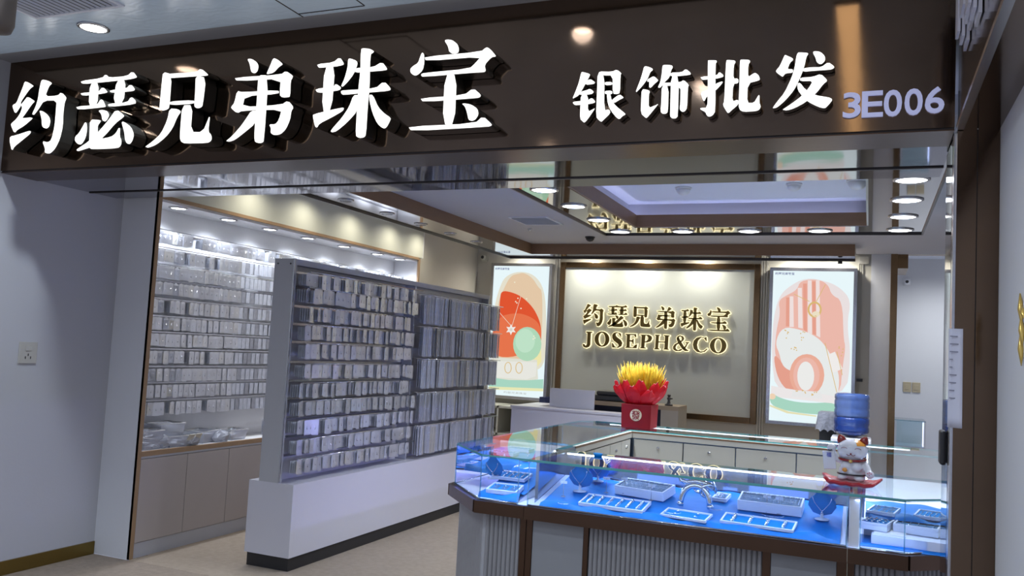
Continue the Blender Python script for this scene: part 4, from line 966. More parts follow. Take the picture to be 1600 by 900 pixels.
MB().box((NX1 + .015, 4.36, ZL), (OX1 - .03, 4.89, ZL + .085)).build('rear_step', M['tray'], rg)
cloth((JX1 + .05, OX1 - .14), (OY0 + .06, 4.37), ZL, 'blue cloth edge around the white riser in the right corner case', .006, seed=8)
cloth((NX1 + .02, OX1 - .03), (4.37, 4.88), ZL + .087, 'blue cloth at the back of the right corner case', .016, seed=3)
cloth((OX0 + .03, NX0 - .04), (4.93, 6.2), ZL, 'long blue cloth in the left side run', .010, False, seed=4, flat_ok=False)

# ------------------------------------------------------------------ trays and jewellery, placed by their four corners on the cloth
SL = 0.19; SY = OY0 + .02
def slope_z(x, y): return ZL + .012 + (SL * min(max(y - SY, 0), .50) if x < JX1 else 0)
def hits(x, y, h):
    d = ray(x, y); k = SL if hitz(x, y, ZL).x < JX1 else 0
    t = (ZL + .012 + h - k * SY - H) / (d.z - k * d.y); return d * t + Vector((0, 0, H))
def quad(pts, z): return [hitz(x, y, z) for x, y in pts]       # near-left, far-left, far-right, near-right
def tray(pts, z, h, label, nu, nv, kind='bead', name='display_tray', face='velvet'):
    # nu x nv pieces of jewellery are joined as one part
    """tray whose top face corners are seen at pts; nu x nv slots or pieces on it"""
    on_slope = z == ZF
    q = [hits(x, y, h + .004) for x, y in pts] if on_slope else quad(pts, z + h); c = sum(q, Vector()) / 4
    d = (q[3] - q[0] + q[2] - q[1]).normalized(); ang = math.atan2(d.y, d.x)
    lx = ((q[3] - q[0]).length + (q[2] - q[1]).length) / 2; ly = ((q[1] - q[0]).length + (q[2] - q[3]).length) / 2
    ly = min(max(ly, .09), .20); lx = min(lx, .42)
    tilt = math.atan(SL) if (on_slope and c.x < JX1) else 0
    t = root(name, (c.x, c.y, (c.z - h) if on_slope else z), label, 'tray', 'jewellery trays in the cases', ang); t.rotation_euler = (tilt, 0, ang)
    a, e = lx / 2, ly / 2
    bevel(MB().box((-a, -e, 0), (a, e, h - .006)).build('body', M['tray'], t, local=True), .002, 1)
    for s in ((-a, -e, a, -e + .008), (-a, e - .008, a, e), (-a, -e + .008, -a + .008, e - .008), (a - .008, -e + .008, a, e - .008)):
        MB().box((s[0], s[1], h - .006), (s[2], s[3], h + .004)).build('rim_bar', M['tray'], t, local=True)
    MB().box((-a + .008, -e + .008, h - .006), (a - .008, e - .008, h - .002)).build('pad', M[face], t, local=True)
    b = MB()
    for i in range(nu):
        for j in range(nv):
            x = -a + .012 + (lx - .024) * (i + .5) / nu; y = -e + .012 + (ly - .024) * (j + .5) / nv
            if kind == 'slot':
                b.box((x - (lx - .024) / nu * .36, y - (ly - .024) / nv * .36, h - .002), (x + (lx - .024) / nu * .36, y + (ly - .024) / nv * .36, h - .001), 1)
                b.tube([(x + .007 * math.cos(k_), y + .002 * math.sin(k_), h + .006 + .007 * math.sin(k_)) for k_ in (0, 1.05, 2.1, 3.14, 4.2, 5.25)], .0013, 4, 0, True)
            elif kind == 'strip':
                b.tube([(x, y - (ly - .03) / nv * .42, h), (x + .003, y, h + .002), (x, y + (ly - .03) / nv * .42, h)], .0022, 5, 0)
            else:
                b.ball((x, y, h + .004), .0056 * random.uniform(.8, 1.4), 0, 6, 4); b.ball((x + .006, y + .003, h + .002), .003, 0, 6, 4)
    tag(b.build('jewellery', [M['silver'], M['cell']], t, local=True), kind='stuff')
    return t
ZF = ZL + .014
tray([(900, 784), (924, 772), (1021, 785), (1001, 800)], ZF, .014, 'flat tray with slanted rows of studs, leftmost in the front case', 6, 9)
tray([(963, 757), (980, 745), (1055, 760), (1038, 773)], ZF, .042, 'raised ring box behind the flat left tray', 9, 3, 'slot', face='cell')
tray([(1029, 803), (1047, 792), (1112, 806), (1104, 816)], ZF, .008, 'flat blue pad with a thin curved chain in front of the silver arch', 2, 2)
tray([(1113, 778), (1120, 769), (1142, 773), (1136, 781)], ZF, .014, 'small square tray behind the silver arch', 3, 3)
tray([(1153, 783), (1160, 766), (1258, 781), (1252, 792)], ZF, .045, 'raised white ring box at the right rear of the front case', 12, 3, 'slot', face='cell')
tray([(1124, 813), (1135, 800), (1246, 817), (1240, 831)], ZF, .010, 'flat tray with four beaded rows at the right front of the front case', 4, 10)
tray([(765, 744), (785, 734), (830, 741), (822, 750)], ZF, .014, 'flat tray at the back of the left corner case', 5, 5)
t = tray([(1352, 805), (1360, 788), (1396, 790), (1392, 814)], .858 + .012, .012, 'small pale tray on the rear step of the right corner case', 3, 2, 'slot'); at(t, (.08, 4.48, .872))
t = tray([(1352, 805), (1360, 788), (1396, 790), (1392, 814)], .858 + .012, .012, 'tray of thin bangles on the rear step beside the pillar', 5, 2, 'strip'); at(t, (.28, 4.50, .872))
tray([(757, 764), (775, 754), (818, 759), (808, 770)], ZF, .020, 'slotted tray near the front pane of the left corner case', 3, 1, 'slot', face='velvet')
rz_ = root('white_riser', (.2, 4.25, ZL), 'low white riser block in the right corner case', 'display block', rz=-.05)
MB().box((-.17, -.105, .012), (.16, .09, .05)).build('block', M['tray'], rz_, local=True)
MB().box((-.16, -.085, .05), (-.03, .05, .056)).build('top_plate', M['whitep'], rz_, local=True)
tray([(1345, 818), (1357, 803), (1397, 808), (1390, 826)], ZL + .057, .03, 'blue velvet stand with dangling pieces on the white riser', 4, 4)
tray([(1402, 822), (1400, 806), (1470, 816), (1472, 832)], ZL + .052, .035, 'deep slotted bangle tray on the white riser beside the pillar', 5, 3, 'strip', face='cell')
# left side run trays
for i, y in enumerate((5.05, 5.40, 5.75, 6.05)):
    t = tray([(765, 744), (785, 734), (830, 741), (822, 750)], ZF, .02, 'tray of chains in the left side run, %s from the front' % ('first', 'second', 'third', 'last')[i], 6, 3, 'strip'); at(t, (-1.88, y, ZF), .0)
# price tags on thin rods / necklace busts
def bust(px, py, s, label, lean=.35):
    q = hits(px, py, .004); t = root('necklace_bust', (q.x, q.y, q.z), label, 'display bust', 'blue necklace busts in the front case')
    b = MB(); b.lathe([(.035 * s, 0), (.035 * s, .004), (.008 * s, .008), (.007 * s, .03 * s)], (0, 0, 0), 20); b.build('foot', M['tray'], t, local=True)
    R_ = Matrix.Rotation(lean, 3, 'X')
    c = MB(); c.lathe([(.004, -.06), (.045, -.045), (.066, -.012), (.062, .018), (.040, .040), (.026, .055), (.024, .075), (.030, .088)], (0, .01, .075 * s), 24, rot=R_, sx=s, sy=.35 * s); c.build('bust_form', M['velvet'], t, local=True)
    pts = [R_ @ Vector((.040 * math.sin(a) * s * 1.1, -.024 * s, .048 * s - (.075 * s) * (1 - abs(a) / 1.5))) + Vector((0, .006, .075 * s)) for a in [-1.5 + i * .3 for i in range(11)]]
    MB().tube(pts, .0018, 5).build('necklace', M['silver'], t, local=True)
    MB().ball(pts[5] + Vector((0, -.003, -.004)), .0055, 0, 8, 6).build('pendant', M['silver'], t, local=True)
    return t
bust(906, 768, 1.0, 'round blue necklace bust leftmost in the front case'); bust(934, 752, .9, 'darker blue necklace bust behind the round left one')
bust(1284, 812, .95, 'blue necklace bust with a slanting chain at the right end of the front case'); bust(770, 748, .8, 'small blue bust by the chamfered pane of the left case')
# silver arch holding cuff bangles
q = hits(1086, 793, .004); t = root('bangle_arch', (q.x, q.y, q.z), 'shiny silver arch holding broad cuff bangles in the middle of the front case', 'jewellery stand'); t.scale = (1.0, 1.0, 1.0)
pts = [(-.048 * math.cos(a), 0, .072 * math.sin(a) ** .8 if math.sin(a) > 0 else 0) for a in [PI * i / 14 for i in range(15)]]
b = MB(); b.tube(pts, [.008 + .004 * math.sin(PI * i / 14) for i in range(15)], 10); b.build('arch', M['silver'], t, local=True)
for sx in (-1, 1): MB().ball((sx * .05, 0, .008), (.012, .012, .008)).build('foot', M['silver'], t, local=True)
def band(c, r, w_, tilt, name, a0=.5, a1=5.8, rr=0):
    b = MB(); n = 20; Rm = Matrix.Rotation(tilt, 3, 'Y') @ Matrix.Rotation(rr, 3, 'Z'); c = Vector(c)
    for i in range(n + 1):
        a = a0 + (a1 - a0) * i / n
        for (rad, y) in ((r, -w_), (r, w_), (r + .003, w_), (r + .003, -w_)): b.v.append(tuple(c + Rm @ Vector((rad * math.cos(a), y, rad * math.sin(a)))))
    for i in range(n):
        for k_ in range(4): b.face((i * 4 + k_, i * 4 + (k_ + 1) % 4, i * 4 + 4 + (k_ + 1) % 4, i * 4 + 4 + k_), 0, k_ != 5)
    return b.build(name, M['silver'], t, local=True)
band((.012, .02, .078), .030, .012, .5, 'cuff_bangle', rr=.5); band((.038, .012, .062), .027, .012, 1.0, 'cuff_bangle', rr=.8); band((-.03, .012, .086), .016, .006, -.4, 'cuff_bangle')
b = MB(); b.tube([(-.062, 0, .118), (-.055, 0, .10), (-.05, 0, .082), (-.03, 0, .078), (0, 0, .086), (.03, 0, .082), (.055, 0, .06)], [.002, .006, .009, .007, .011, .010, .004], 8); b.build('cuff_band', M['silver'], t, local=True)
t.scale = (1.45, 1.2, 1.5)
# thin chains and bracelets lying on the cloth / pads
for i, (px, py, ln) in enumerate(((1062, 806, .05), (1050, 800, .04), (1118, 795, .03), (880, 786, .03), (1208, 805, .05))):
    q = hits(px, py, .014); b = MB(); b.tube([(q.x + ln * math.cos(a), q.y + ln * .45 * math.sin(a), q.z + SL * ln * .45 * math.sin(a)) for a in [PI * 1.0 + PI * k_ / 10 for k_ in range(11)]], .0018, 5)
    solo(b, 'thin_chain', M['silver'], 'thin silver chain on blue, %s' % ('in front of the silver arch', 'left of the arch on the pad', 'right of the arch', 'beside the left bust', 'behind the right flat tray')[i], 'chain', 'loose silver chains')
# small price stands: a clear rod with a card
for i, (px, py) in enumerate(((947, 770), (1017, 782), (975, 771), (1198, 800), (1217, 803), (880, 776))):
    q = hits(px, py, .006); t = root('price_stand', (q.x, q.y, q.z), 'small price tag on a thin rod %s in the front case' % ('left of centre', 'by the left tray', 'behind the studs', 'right of the arch', 'before the right box', 'by the left bust')[i], 'price tag', 'price tags on rods')
    MB().tube([(0, 0, 0), (0, 0, .075)], .0016, 5).build('rod', M['bin'], t, local=True); MB().lathe([(.012, 0), (.012, .003)], (0, 0, 0), 12).build('foot', M['bin'], t, local=True)
    MB().box((-.018, -.001, .066), (.018, .001, .080)).build('tag', M['tray'], t, local=True)

# ------------------------------------------------------------------ lucky cat
cp = hitz(1331, 758, ZT); S_ = 1.0
cs = root('red_cushion', (cp.x, cp.y, ZT), 'red satin cushion with frilled edge under the lucky cat', 'cushion', rz=-.12)
b = MB(); n = 56; prof = [(0.02, .004), (.10, .004), (.135, .003), (.152, .012), (.150, .022), (.128, .022), (.09, .024), (.02, .022)]
for r_, z in prof:
    for k_ in range(n):
        a = 2 * PI * k_ / n; fr_ = 1 + (.035 * math.sin(a * 14) if r_ > .12 else 0); sq = 1 / max(abs(math.cos(a)), abs(math.sin(a))) ** .35
        up = .022 * max(0, math.cos(a * 2)) * (r_ / .15) ** 3
        b.v.append((r_ * fr_ * sq * .84 * math.cos(a), r_ * fr_ * sq * .62 * math.sin(a), z + up + (.003 * math.sin(a * 14) if r_ > .12 else 0)))
for i in range(len(prof) - 1):
    for k_ in range(n): b.face((i * n + k_, i * n + (k_ + 1) % n, (i + 1) * n + (k_ + 1) % n, (i + 1) * n + k_), 0, True)
b.face(range(n - 1, -1, -1)); b.face(range((len(prof) - 1) * n, len(prof) * n))
b.build('pad', M['redsatin'], cs, local=True)
ct = root('lucky_cat', (cp.x, cp.y, ZT + .022), 'white ceramic waving lucky cat with red ears on a red cushion', 'figurine', rz=-.12)
b = MB()
b.ball((0, 0, .042), (.062, .050, .044)); b.ball((0, -.006, .075), (.050, .042, .036))
b.ball((-.040, -.032, .014), (.022, .026, .014)); b.ball((.036, -.034, .014), (.024, .026, .014))
b.tube([(.046, -.006, .085), (.066, -.024, .066), (.078, -.040, .046)], [.018, .017, .015], 12); b.ball((.082, -.044, .040), (.020, .018, .019))
b.tube([(-.046, -.004, .088), (-.074, -.008, .098), (-.090, -.010, .130)], [.017, .016, .014], 12); b.ball((-.092, -.012, .143), (.021, .018, .020))
b.ball((-.022, -.034, .066), (.026, .022, .026)); b.ball((.022, -.036, .066), (.026, .022, .026))
body = b.build('body', M['catw'], ct, local=True)
m = body.modifiers.new('remesh', 'REMESH'); m.mode = 'VOXEL'; m.voxel_size = .0035; m.use_smooth_shade = True
s2 = body.modifiers.new('smooth', 'SMOOTH'); s2.iterations = 6
b = MB(); b.ball((0, -.008, .142), (.068, .052, .050), 0, 32, 20); b.ball((-.03, -.03, .125), (.030, .025, .022), 0); b.ball((.03, -.03, .125), (.030, .025, .022), 0)
hd = b.build('head', M['catw'], ct, local=True)
m = hd.modifiers.new('remesh', 'REMESH'); m.mode = 'VOXEL'; m.voxel_size = .0035; m.use_smooth_shade = True
s2 = hd.modifiers.new('smooth', 'SMOOTH'); s2.iterations = 5
for sx in (-1, 1):
    e = MB(); R_ = Matrix.Rotation(sx * .45, 3, 'Y'); e.lathe([(.022, 0), (.019, .014), (.010, .028), (.002, .034)], (sx * .046, -.004, .176), 16, rot=R_, sy=.55); e.build('ear', M['catr'], ct, local=True)
# face: closed smiling eyes, nose, mouth
f = MB()
fy = -.0635
for sx in (-1, 1):
    f.tube([(sx * .030 + .013 * math.cos(a), fy + .004 + abs(sx * .03 + .013 * math.cos(a)) * .16, .148 + .006 * math.sin(a)) for a in [PI * k_ / 8 for k_ in range(9)]], .0011, 5, 0)
    f.tube([(0, fy + .004, .124), (sx * .006, fy + .003, .1195), (sx * .013, fy + .005, .1195), (sx * .019, fy + .008, .124)], .0013, 5, 0)
f.ball((0, fy + .003, .1275), (.0042, .003, .003), 0, 8, 6)
f.build('face_lines', M['catr'], ct, local=True)
# orange patch on the head: a shell over the upper right
b = MB(); n1, n2 = 10, 10
for i in range(n1 + 1):
    for j in range(n2 + 1):
        th = .25 + .85 * i / n1; ph_ = -1.15 + 1.3 * j / n2 * (1 - .25 * i / n1)
        b.v.append((.0692 * math.sin(th) * math.cos(ph_), -.008 + .0532 * math.sin(th) * math.sin(ph_), .1415 + .0512 * math.cos(th)))
for i in range(n1):
    for j in range(n2): b.face((i * (n2 + 1) + j, i * (n2 + 1) + j + 1, (i + 1) * (n2 + 1) + j + 1, (i + 1) * (n2 + 1) + j), 0, True)
b.build('orange_patch', M['cato'], ct, local=True)
b = MB(); b.tube([(.058 * math.cos(a), -.008 + .046 * math.sin(a), .101 - .006 * math.sin(a) * -1) for a in [2 * PI * k_ / 28 for k_ in range(28)]], .006, 8, 0, True); b.build('collar', M['catr'], ct, local=True)
MB().ball((0, -.062, .093), .0085).build('bell', M['goldp'], ct, local=True)
b = MB(); b.ball((-.024, -.062, .052), (.011, .004, .010)); b.build('orange_spot', M['cato'], ct, local=True)
b = MB(); b.tube([(.064 * math.cos(a), .053 * math.sin(a) - .001, .030) for a in [PI + PI * k_ / 20 for k_ in range(21)]], .004, 6, 0); b.build('black_belt', M['catk'], ct, local=True)
tb = MB(); Rt = Matrix.Translation((-.100, -.022, .095)) @ Matrix.Rotation(-.12, 4, 'Y'); tb.box((-.028, -.003, -.052), (.028, .003, .034), 0, Rt)
bevel(tb.build('tablet', M['catw'], ct, local=True), .003)
text_mesh('t', '福', 1, None, width=.022, height=.022, extrude=.0015, offset=.01, origin=(-.112, -.0265, .100)).build('tablet_mark', M['catblue'], ct, local=True)
b = MB(); b.tube([(-.106, -.030, .134), (-.096, -.032, .132), (-.086, -.030, .135)], .0028, 6); b.build('paw_lines', M['catk'], ct, local=True)
b = MB(); [b.ball((.082 + dx, -.062, .042 + dz), .0035, 0, 6, 4) for dx, dz in ((-.008, .004), (0, .008), (.008, .004), (0, -.003))]; b.build('paw_pads', mat('pink_glaze', (.7, .25, .35), .3), ct, local=True)

# ------------------------------------------------------------------ wheat pot on the rear run
wp = hitz(1003, 667, ZT); wp.y = 6.50; wp.x = -1.62
pt = root('wheat_pot', (wp.x, wp.y, ZT), 'dark red square pot with round gold seal, red wrapping and yellow wheat', 'flower pot')
a = .112
b = MB(); b.v += [(-a, -a, 0), (a, -a, 0), (a, a, 0), (-a, a, 0), (-a * 1.04, -a * 1.04, .18), (a * 1.04, -a * 1.04, .18), (a * 1.04, a * 1.04, .18), (-a * 1.04, a * 1.04, .18)]
for f_ in ((0, 3, 2, 1), (4, 5, 6, 7), (0, 1, 5, 4), (1, 2, 6, 5), (2, 3, 7, 6), (3, 0, 4, 7)): b.face(f_)
bevel(b.build('pot', M['redbox'], pt, local=True), .004)
b = MB(); b.lathe([(.045, 0), (.045, .003)], (0, -a * 1.03, .10), 28, rot=Matrix.Rotation(PI / 2, 3, 'X')); b.build('seal_disc', mat('gold_disc', (.72, .60, .38), .4, .3), pt, local=True)
text_mesh('t', '發', 1, None, width=.066, height=.066, extrude=.003, offset=.004, origin=(-.033, -a * 1.03 - .003, .067)).build('seal_mark', M['redbox'], pt, local=True)
# wrapping paper: crinkled petals flaring out
n = 18
for i in range(n):
    a0 = 2 * PI * i / n; b = MB(); rnd = random.Random(i); lay = i % 2
    R0, R1, z1 = .085, .180 + .03 * rnd.random() + .015 * lay, .325 + .05 * rnd.random() - .04 * lay
    w0, w1 = .18, .46
    rows = 6
    for j in range(rows + 1):
        v = j / rows; R_ = R0 + (R1 - R0) * v ** .8 + .02 * math.sin(v * PI); z = .165 + (z1 - .165) * v
        ws = (w0 + (w1 - w0) * v) * (1 - max(0, v - .62) * 2.0)
        for k_ in range(5):
            u = (k_ - 2) / 2; aa = a0 + ws * u; rr = R_ * (1 + .11 * (abs(u) - .5) * (1 if k_ % 2 else -1))
            b.v.append((rr * math.cos(aa), rr * math.sin(aa) * .8, z + .01 * rnd.uniform(-1, 1) * v))
    for j in range(rows):
        for k_ in range(4): b.face((j * 5 + k_, j * 5 + k_ + 1, (j + 1) * 5 + k_ + 1, (j + 1) * 5 + k_))
    o = b.build('wrapping_petal', M['red'], pt, local=True)
    so = o.modifiers.new('thick', 'SOLIDIFY'); so.thickness = .0015
    e = MB(); e.tube([b.v[rows * 5 + k_] for k_ in range(5)], .0016, 4); e.build('pale_rim', mat('pink_rim', (.75, .18, .2), .4) if i == 0 else bpy.data.materials['pink_rim'], o, local=True)
b = MB(); rnd = random.Random(5)
for i in range(330):
    a = rnd.uniform(0, 2 * PI); r0 = .08 * rnd.random() ** .5; r1 = r0 * rnd.uniform(1.8, 2.5) + .012; zt = .50 - .5 * r1 * rnd.random() + rnd.uniform(-.05, .012)
    p0 = Vector((r0 * math.cos(a), r0 * math.sin(a) * .8, .17)); p1 = Vector((r1 * math.cos(a), r1 * math.sin(a) * .75, zt))
    b.tube([p0, p0.lerp(p1, .55), p0.lerp(p1, .75), p1], [.0012, .0014, .0048, .0008], 5)
    for s_ in range(2):
        q = p0.lerp(p1, .82); b.tube([q, q + Vector((rnd.uniform(-.014, .014), rnd.uniform(-.01, .01), .045))], [.001, .0004], 3)
o = b.build('wheat_ears', M['yellow'], pt, local=True); o['kind'] = 'stuff'

# ------------------------------------------------------------------ reception area behind the counter
cw = root('white_counter', (-2.5, 8.0, 0), 'low plain white counter in front of the reception desk', 'counter')
b = MB().box((-3.31, 8.0, .05), (-2.13, 8.03, .965)).box((-3.31, 8.03, .05), (-3.28, 8.75, .965)); b.build('front_panel', M['white'], cw)
MB().box((-3.32, 7.99, .965), (-2.12, 8.22, .985)).box((-3.32, 8.22, .965), (-3.10, 8.75, .985)).build('top', M['white'], cw)
MB().box((-3.29, 8.02, 0), (-2.15, 8.1, .05)).build('plinth', M['black'], cw)
dk_ = root('reception_desk', (-2.3, 8.4, 0), 'brown topped reception desk with dark recess behind the white counter', 'desk')
MB().box((-2.92, 8.3, 1.035), (-1.69, 8.72, 1.075)).build('top_board', mat('desk_top_wood', (.24, .175, .11), .4, scale=10, stretch=(.3, 1, 1)), dk_)
MB().box((-1.86, 8.3, 0), (-1.69, 8.72, 1.035)).build('side_board', mat('desk_side_taupe', (.27, .23, .18), .5), dk_)
MB().box((-2.90, 8.3, 0), (-2.72, 8.72, 1.035)).build('side_board', M['greyd'], dk_)
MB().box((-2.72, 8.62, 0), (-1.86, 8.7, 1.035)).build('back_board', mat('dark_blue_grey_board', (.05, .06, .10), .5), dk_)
MB().box((-2.72, 8.35, .72), (-1.86, 8.62, .74)).build('inner_shelf', M['greyd'], dk_)
sc_ = root('desk_screen', (-2.8, 8.25, .985), 'plain pale grey screen board standing at the left of the desk', 'screen board')
a = hity(860, 606, 8.24); c = hity(929, 612, 8.24)
MB().box((a.x, 8.235, .985), (c.x, 8.26, a.z)).build('board', M['white'], sc_)
# black bag / machine on the desk
bb = root('black_machine', (-2.45, 8.5, 1.075), 'low black machine with rounded lid on the reception desk', 'machine')
a = hity(925, 612, 8.5).x; c = hity(985, 622, 8.5).x
bevel(MB().box((a, 8.36, 1.075), (c, 8.66, 1.13)).build('body', M['black'], bb), .015, 3)
bevel(MB().box((a + .08, 8.38, 1.13), (c - .05, 8.64, 1.175)).build('lid', M['black'], bb), .02, 3)
MB().tube([(a - .02, 8.34, 1.09), (a - .07, 8.34, 1.10), (a - .10, 8.36, 1.078)], .008, 6).build('cable', M['black'], bb)
fg = root('dark_statuette', (hity(1045, 632, 8.4).x, 8.4, 1.075), 'tiny dark statuette on the right end of the reception desk', 'statuette')
q = fg.location
b = MB().lathe([(.040, 0), (.040, .012), (.020, .022), (.012, .05), (.022, .07), (.014, .085)], q, 12).ball(q + Vector((0, 0, .098)), .017).ball(q + Vector((.02, 0, .07)), (.018, .01, .008)); b.build('figure', M['dark'], fg)
for i, px in enumerate((848, 1040, 1043)):
    pass
lb = root('black_wall_box', (hity(849, 630, 9.6).x, 9.6, 1.0), 'small black box below the red poster', 'box')
q = lb.location; bevel(MB().box((q.x - .04, 9.56, .86), (q.x + .04, YB - .001, 1.0)).build('shell', mat('navy_plastic', (.02, .03, .10), .4), lb), .004)
# low shelf unit seen between the stand and the white counter
sh = root('low_shelf_unit', (-4.1, 9.4, 0), 'low beige shelf unit against the wall under the red poster', 'shelf unit')
for z in (.25, .55, .86): MB().box((-4.5, 9.15, z), (-3.45, YB - .03, z + .025)).build('shelf', M['cupb'], sh)
for x in (-4.52, -3.97, -3.45): MB().box((x, 9.15, 0), (x + .022, YB - .03, .885)).build('side_board', M['cupb'], sh)

# ------------------------------------------------------------------ water dispenser and lace cover
wd = root('water_dispenser', (-.12, 7.5, 0), 'white water dispenser with a blue bottle upside down behind the counter', 'water dispenser')
cx, cy = -.12, 7.5
bevel(MB().box((cx - .15, cy - .15, 0), (cx + .15, cy + .15, .985)).build('cabinet', M['whitep'], wd), .012)
for s_, m_ in ((-.045, 'catr'), (.045, 'catblue')): MB().box((cx + s_ - .016, cy - .185, .80), (cx + s_ + .016, cy - .148, .83)).build('tap', M[m_], wd)
bevel(MB().box((cx - .10, cy - .155, .895), (cx + .10, cy - .148, .975)).build('label_strip', M['redsatin'], wd), .002, 1)
prof = [(.03, .985), (.07, 1.0), (.118, 1.015), (.132, 1.03), (.134, 1.06), (.128, 1.075), (.134, 1.09), (.135, 1.13), (.129, 1.145)]
MB().lathe(prof, (cx, cy, 0), 32).build('bottle_lower', M['water'], wd)
prof = [(.129, 1.145), (.134, 1.16), (.134, 1.20), (.129, 1.212), (.134, 1.225), (.134, 1.27), (.129, 1.285), (.134, 1.295), (.132, 1.32), (.118, 1.335), (.06, 1.34)]
MB().lathe(prof, (cx, cy, 0), 32).build('bottle_upper', M['water2'], wd)
lc = root('lace_covered_box', (-.37, 7.85, .0), 'grey lace cloth draped over a dark box left of the water bottle', 'covered box')
xl, xr, zt = hity(1277, 660, 7.85).x, hity(1309, 645, 7.85).x + .02, hity(1292, 643, 7.85).z
xc_ = (xl + xr) / 2; hw = (xr - xl) / 2
MB().box((xc_ - hw * .75, 7.76, 0), (xc_ + hw * .7, 7.94, zt - .03)).build('box', M['black'], lc)
b = MB(); n = 48; rows = [(0.0, 1.0, 0), (.75, 1.0, 0), (.92, .995, -.006), (1.0, 1.0, -.05), (1.06, 1.0, -.11), (1.12, 1.0, -.165)]
for ri, (k_, _, dz) in enumerate(rows):
    for i in range(n):
        a = 2 * PI * i / n; sq = min(1 / max(abs(math.cos(a)), 1e-6), 1 / max(abs(math.sin(a)), 1e-6)); sq = 1 + (sq - 1) * .8
        wob = 1 + (.05 * math.sin(a * 9) if ri > 3 else 0); zz = zt + dz + (.022 * abs(math.sin(a * 6)) if ri == 5 else 0)
        b.v.append((xc_ + hw * max(k_, .01) * sq * math.cos(a) * wob, 7.85 + .125 * max(k_, .01) * sq * math.sin(a) * wob, zz))
for ri in range(5):
    for i in range(n): b.face((ri * n + i, ri * n + (i + 1) % n, (ri + 1) * n + (i + 1) % n, (ri + 1) * n + i), 0, True)
b.build('lace_cloth', M['lace'], lc)

# ------------------------------------------------------------------ small fittings
def camera_dev(loc, rot, label, s=1.0, body='whitep'):
    t = root('security_camera', loc, label, 'security camera', 'security cameras')
    t.rotation_euler = rot
    b = MB(); b.box((-.045 * s, -.02 * s, -.045 * s), (.045 * s, 0, .045 * s)); bevel(b.build('bracket', M[body], t, local=True), .004)
    MB().ball((0, -.045 * s, 0), .038 * s, 0, 18, 12).build('housing', M[body], t, local=True)
    MB().lathe([(.020 * s, 0), (.020 * s, .012 * s), (.014 * s, .016 * s)], (0, -.072 * s, 0), 16, rot=Matrix.Rotation(PI / 2, 3, 'X')).build('lens', M['black'], t, local=True)
    return t
q = hity(758, 403, YB); camera_dev((q.x + .0, YB - .001, q.z), (0, 0, 0), 'pale security camera in the corner above the red poster', 1.0, 'cream')
q = hity(1417, 441, 11.4); camera_dev((q.x, 11.399, q.z), (0, 0, 0), 'small dark eyed security camera on the wall beyond the doorway', .9)
def dome(px, py, z, r, label, m, name='security_camera', cat='security camera', grp=None):
    q = hitz(px, py, z); t = root(name, (q.x, q.y, z), label, cat, grp)
    MB().lathe([(r * 1.15, 0), (r * 1.15, -.012), (r, -.014)], (q.x, q.y, z), 20).build('base', M['whitep'] if m != 'black' else M['black'], t)
    MB().lathe([(r, -.012), (r * .92, -.4 * r - .012), (r * .6, -.75 * r - .012), (r * .1, -.9 * r - .012)], (q.x, q.y, z), 20).build('dome', M[m], t)
dome(922, 370, ZC, .045, 'black dome camera on the ceiling behind the mirror ring', 'black')
for px, py, l, r in ((1068, 293, 'round smoke detector in the ceiling well, left one', .05), (1241, 287, 'round smoke detector in the ceiling well, middle one', .045), (1340, 281, 'squarish white detector at the right of the ceiling well', .06)):
    dome(px, py, ZC, r, l, 'whitep', 'smoke_detector', 'smoke detector', 'smoke detectors in the ceiling well')
def vent(xa, xb, ya, yb, z, n, label, along='x', name='air_vent'):
    t = root(name, ((xa + xb) / 2, (ya + yb) / 2, z), label, 'air vent')
    f = .02
    MB().box((xa - f, ya - f, z - .008), (xb + f, ya, z)).box((xa - f, yb, z - .008), (xb + f, yb + f, z)).box((xa - f, ya, z - .008), (xa, yb, z)).box((xb, ya, z - .008), (xb + f, yb, z)).build('frame', M['ceil_w'], t)
    MB().box((xa, ya, z - .001), (xb, yb, z)).build('dark_back', M['black'], t)
    for i in range(n):
        if along == 'x':
            y = ya + (yb - ya) * (i + .5) / n; m = Matrix.Translation(((xa + xb) / 2, y, z - .006)) @ Matrix.Rotation(1.1, 4, 'X')
            MB().box((-(xb - xa) / 2, -(yb - ya) / n * .18, -.001), ((xb - xa) / 2, (yb - ya) / n * .18, .001), 0, m).build('slat', M['ceil_w'], t)
        else:
            x = xa + (xb - xa) * (i + .5) / n; m = Matrix.Translation((x, (ya + yb) / 2, z - .006)) @ Matrix.Rotation(-1.25, 4, 'Y')
            MB().box((-(xb - xa) / n * .15, -(yb - ya) / 2, -.001), ((xb - xa) / n * .15, (yb - ya) / 2, .001), 0, m).build('slat', M['ceil_w'], t)
a = hitz(790, 340, ZC); vent(a.x + .06, a.x + .40, 7.12, 7.52, ZC, 9, 'square louvred air vent in the shop ceiling left of the ring')
dome(828, 357, ZC, .02, 'small sprinkler head behind the louvred vent', 'steel', 'sprinkler_head', 'sprinkler')
a = hitz(57, 25, ZK); c = hitz(193, 10, ZK); vent(a.x, c.x, 2.1, a.y, ZK, 16, 'long louvred air grille in the corridor ceiling at the top left', 'y')
# hanging brown round thing at the far upper left
q = hity(-8, 20, 1.6); t = root('round_lamp_shade', (q.x, q.y, q.z), 'brown rounded shade hanging at the upper left corner of the view', 'lamp shade')
MB().lathe([(.02, -.075), (.045, -.07), (.052, -.05), (.052, .10), (.045, .12)], (q.x + .0, q.y, q.z + .02), 28).build('shade', mat('brown_grey_shade', (.13, .105, .09), .6), t)
MB().tube([(q.x, q.y, q.z + .13), (q.x, q.y, ZK)], .006, 8).build('stem', M['dark'], t)
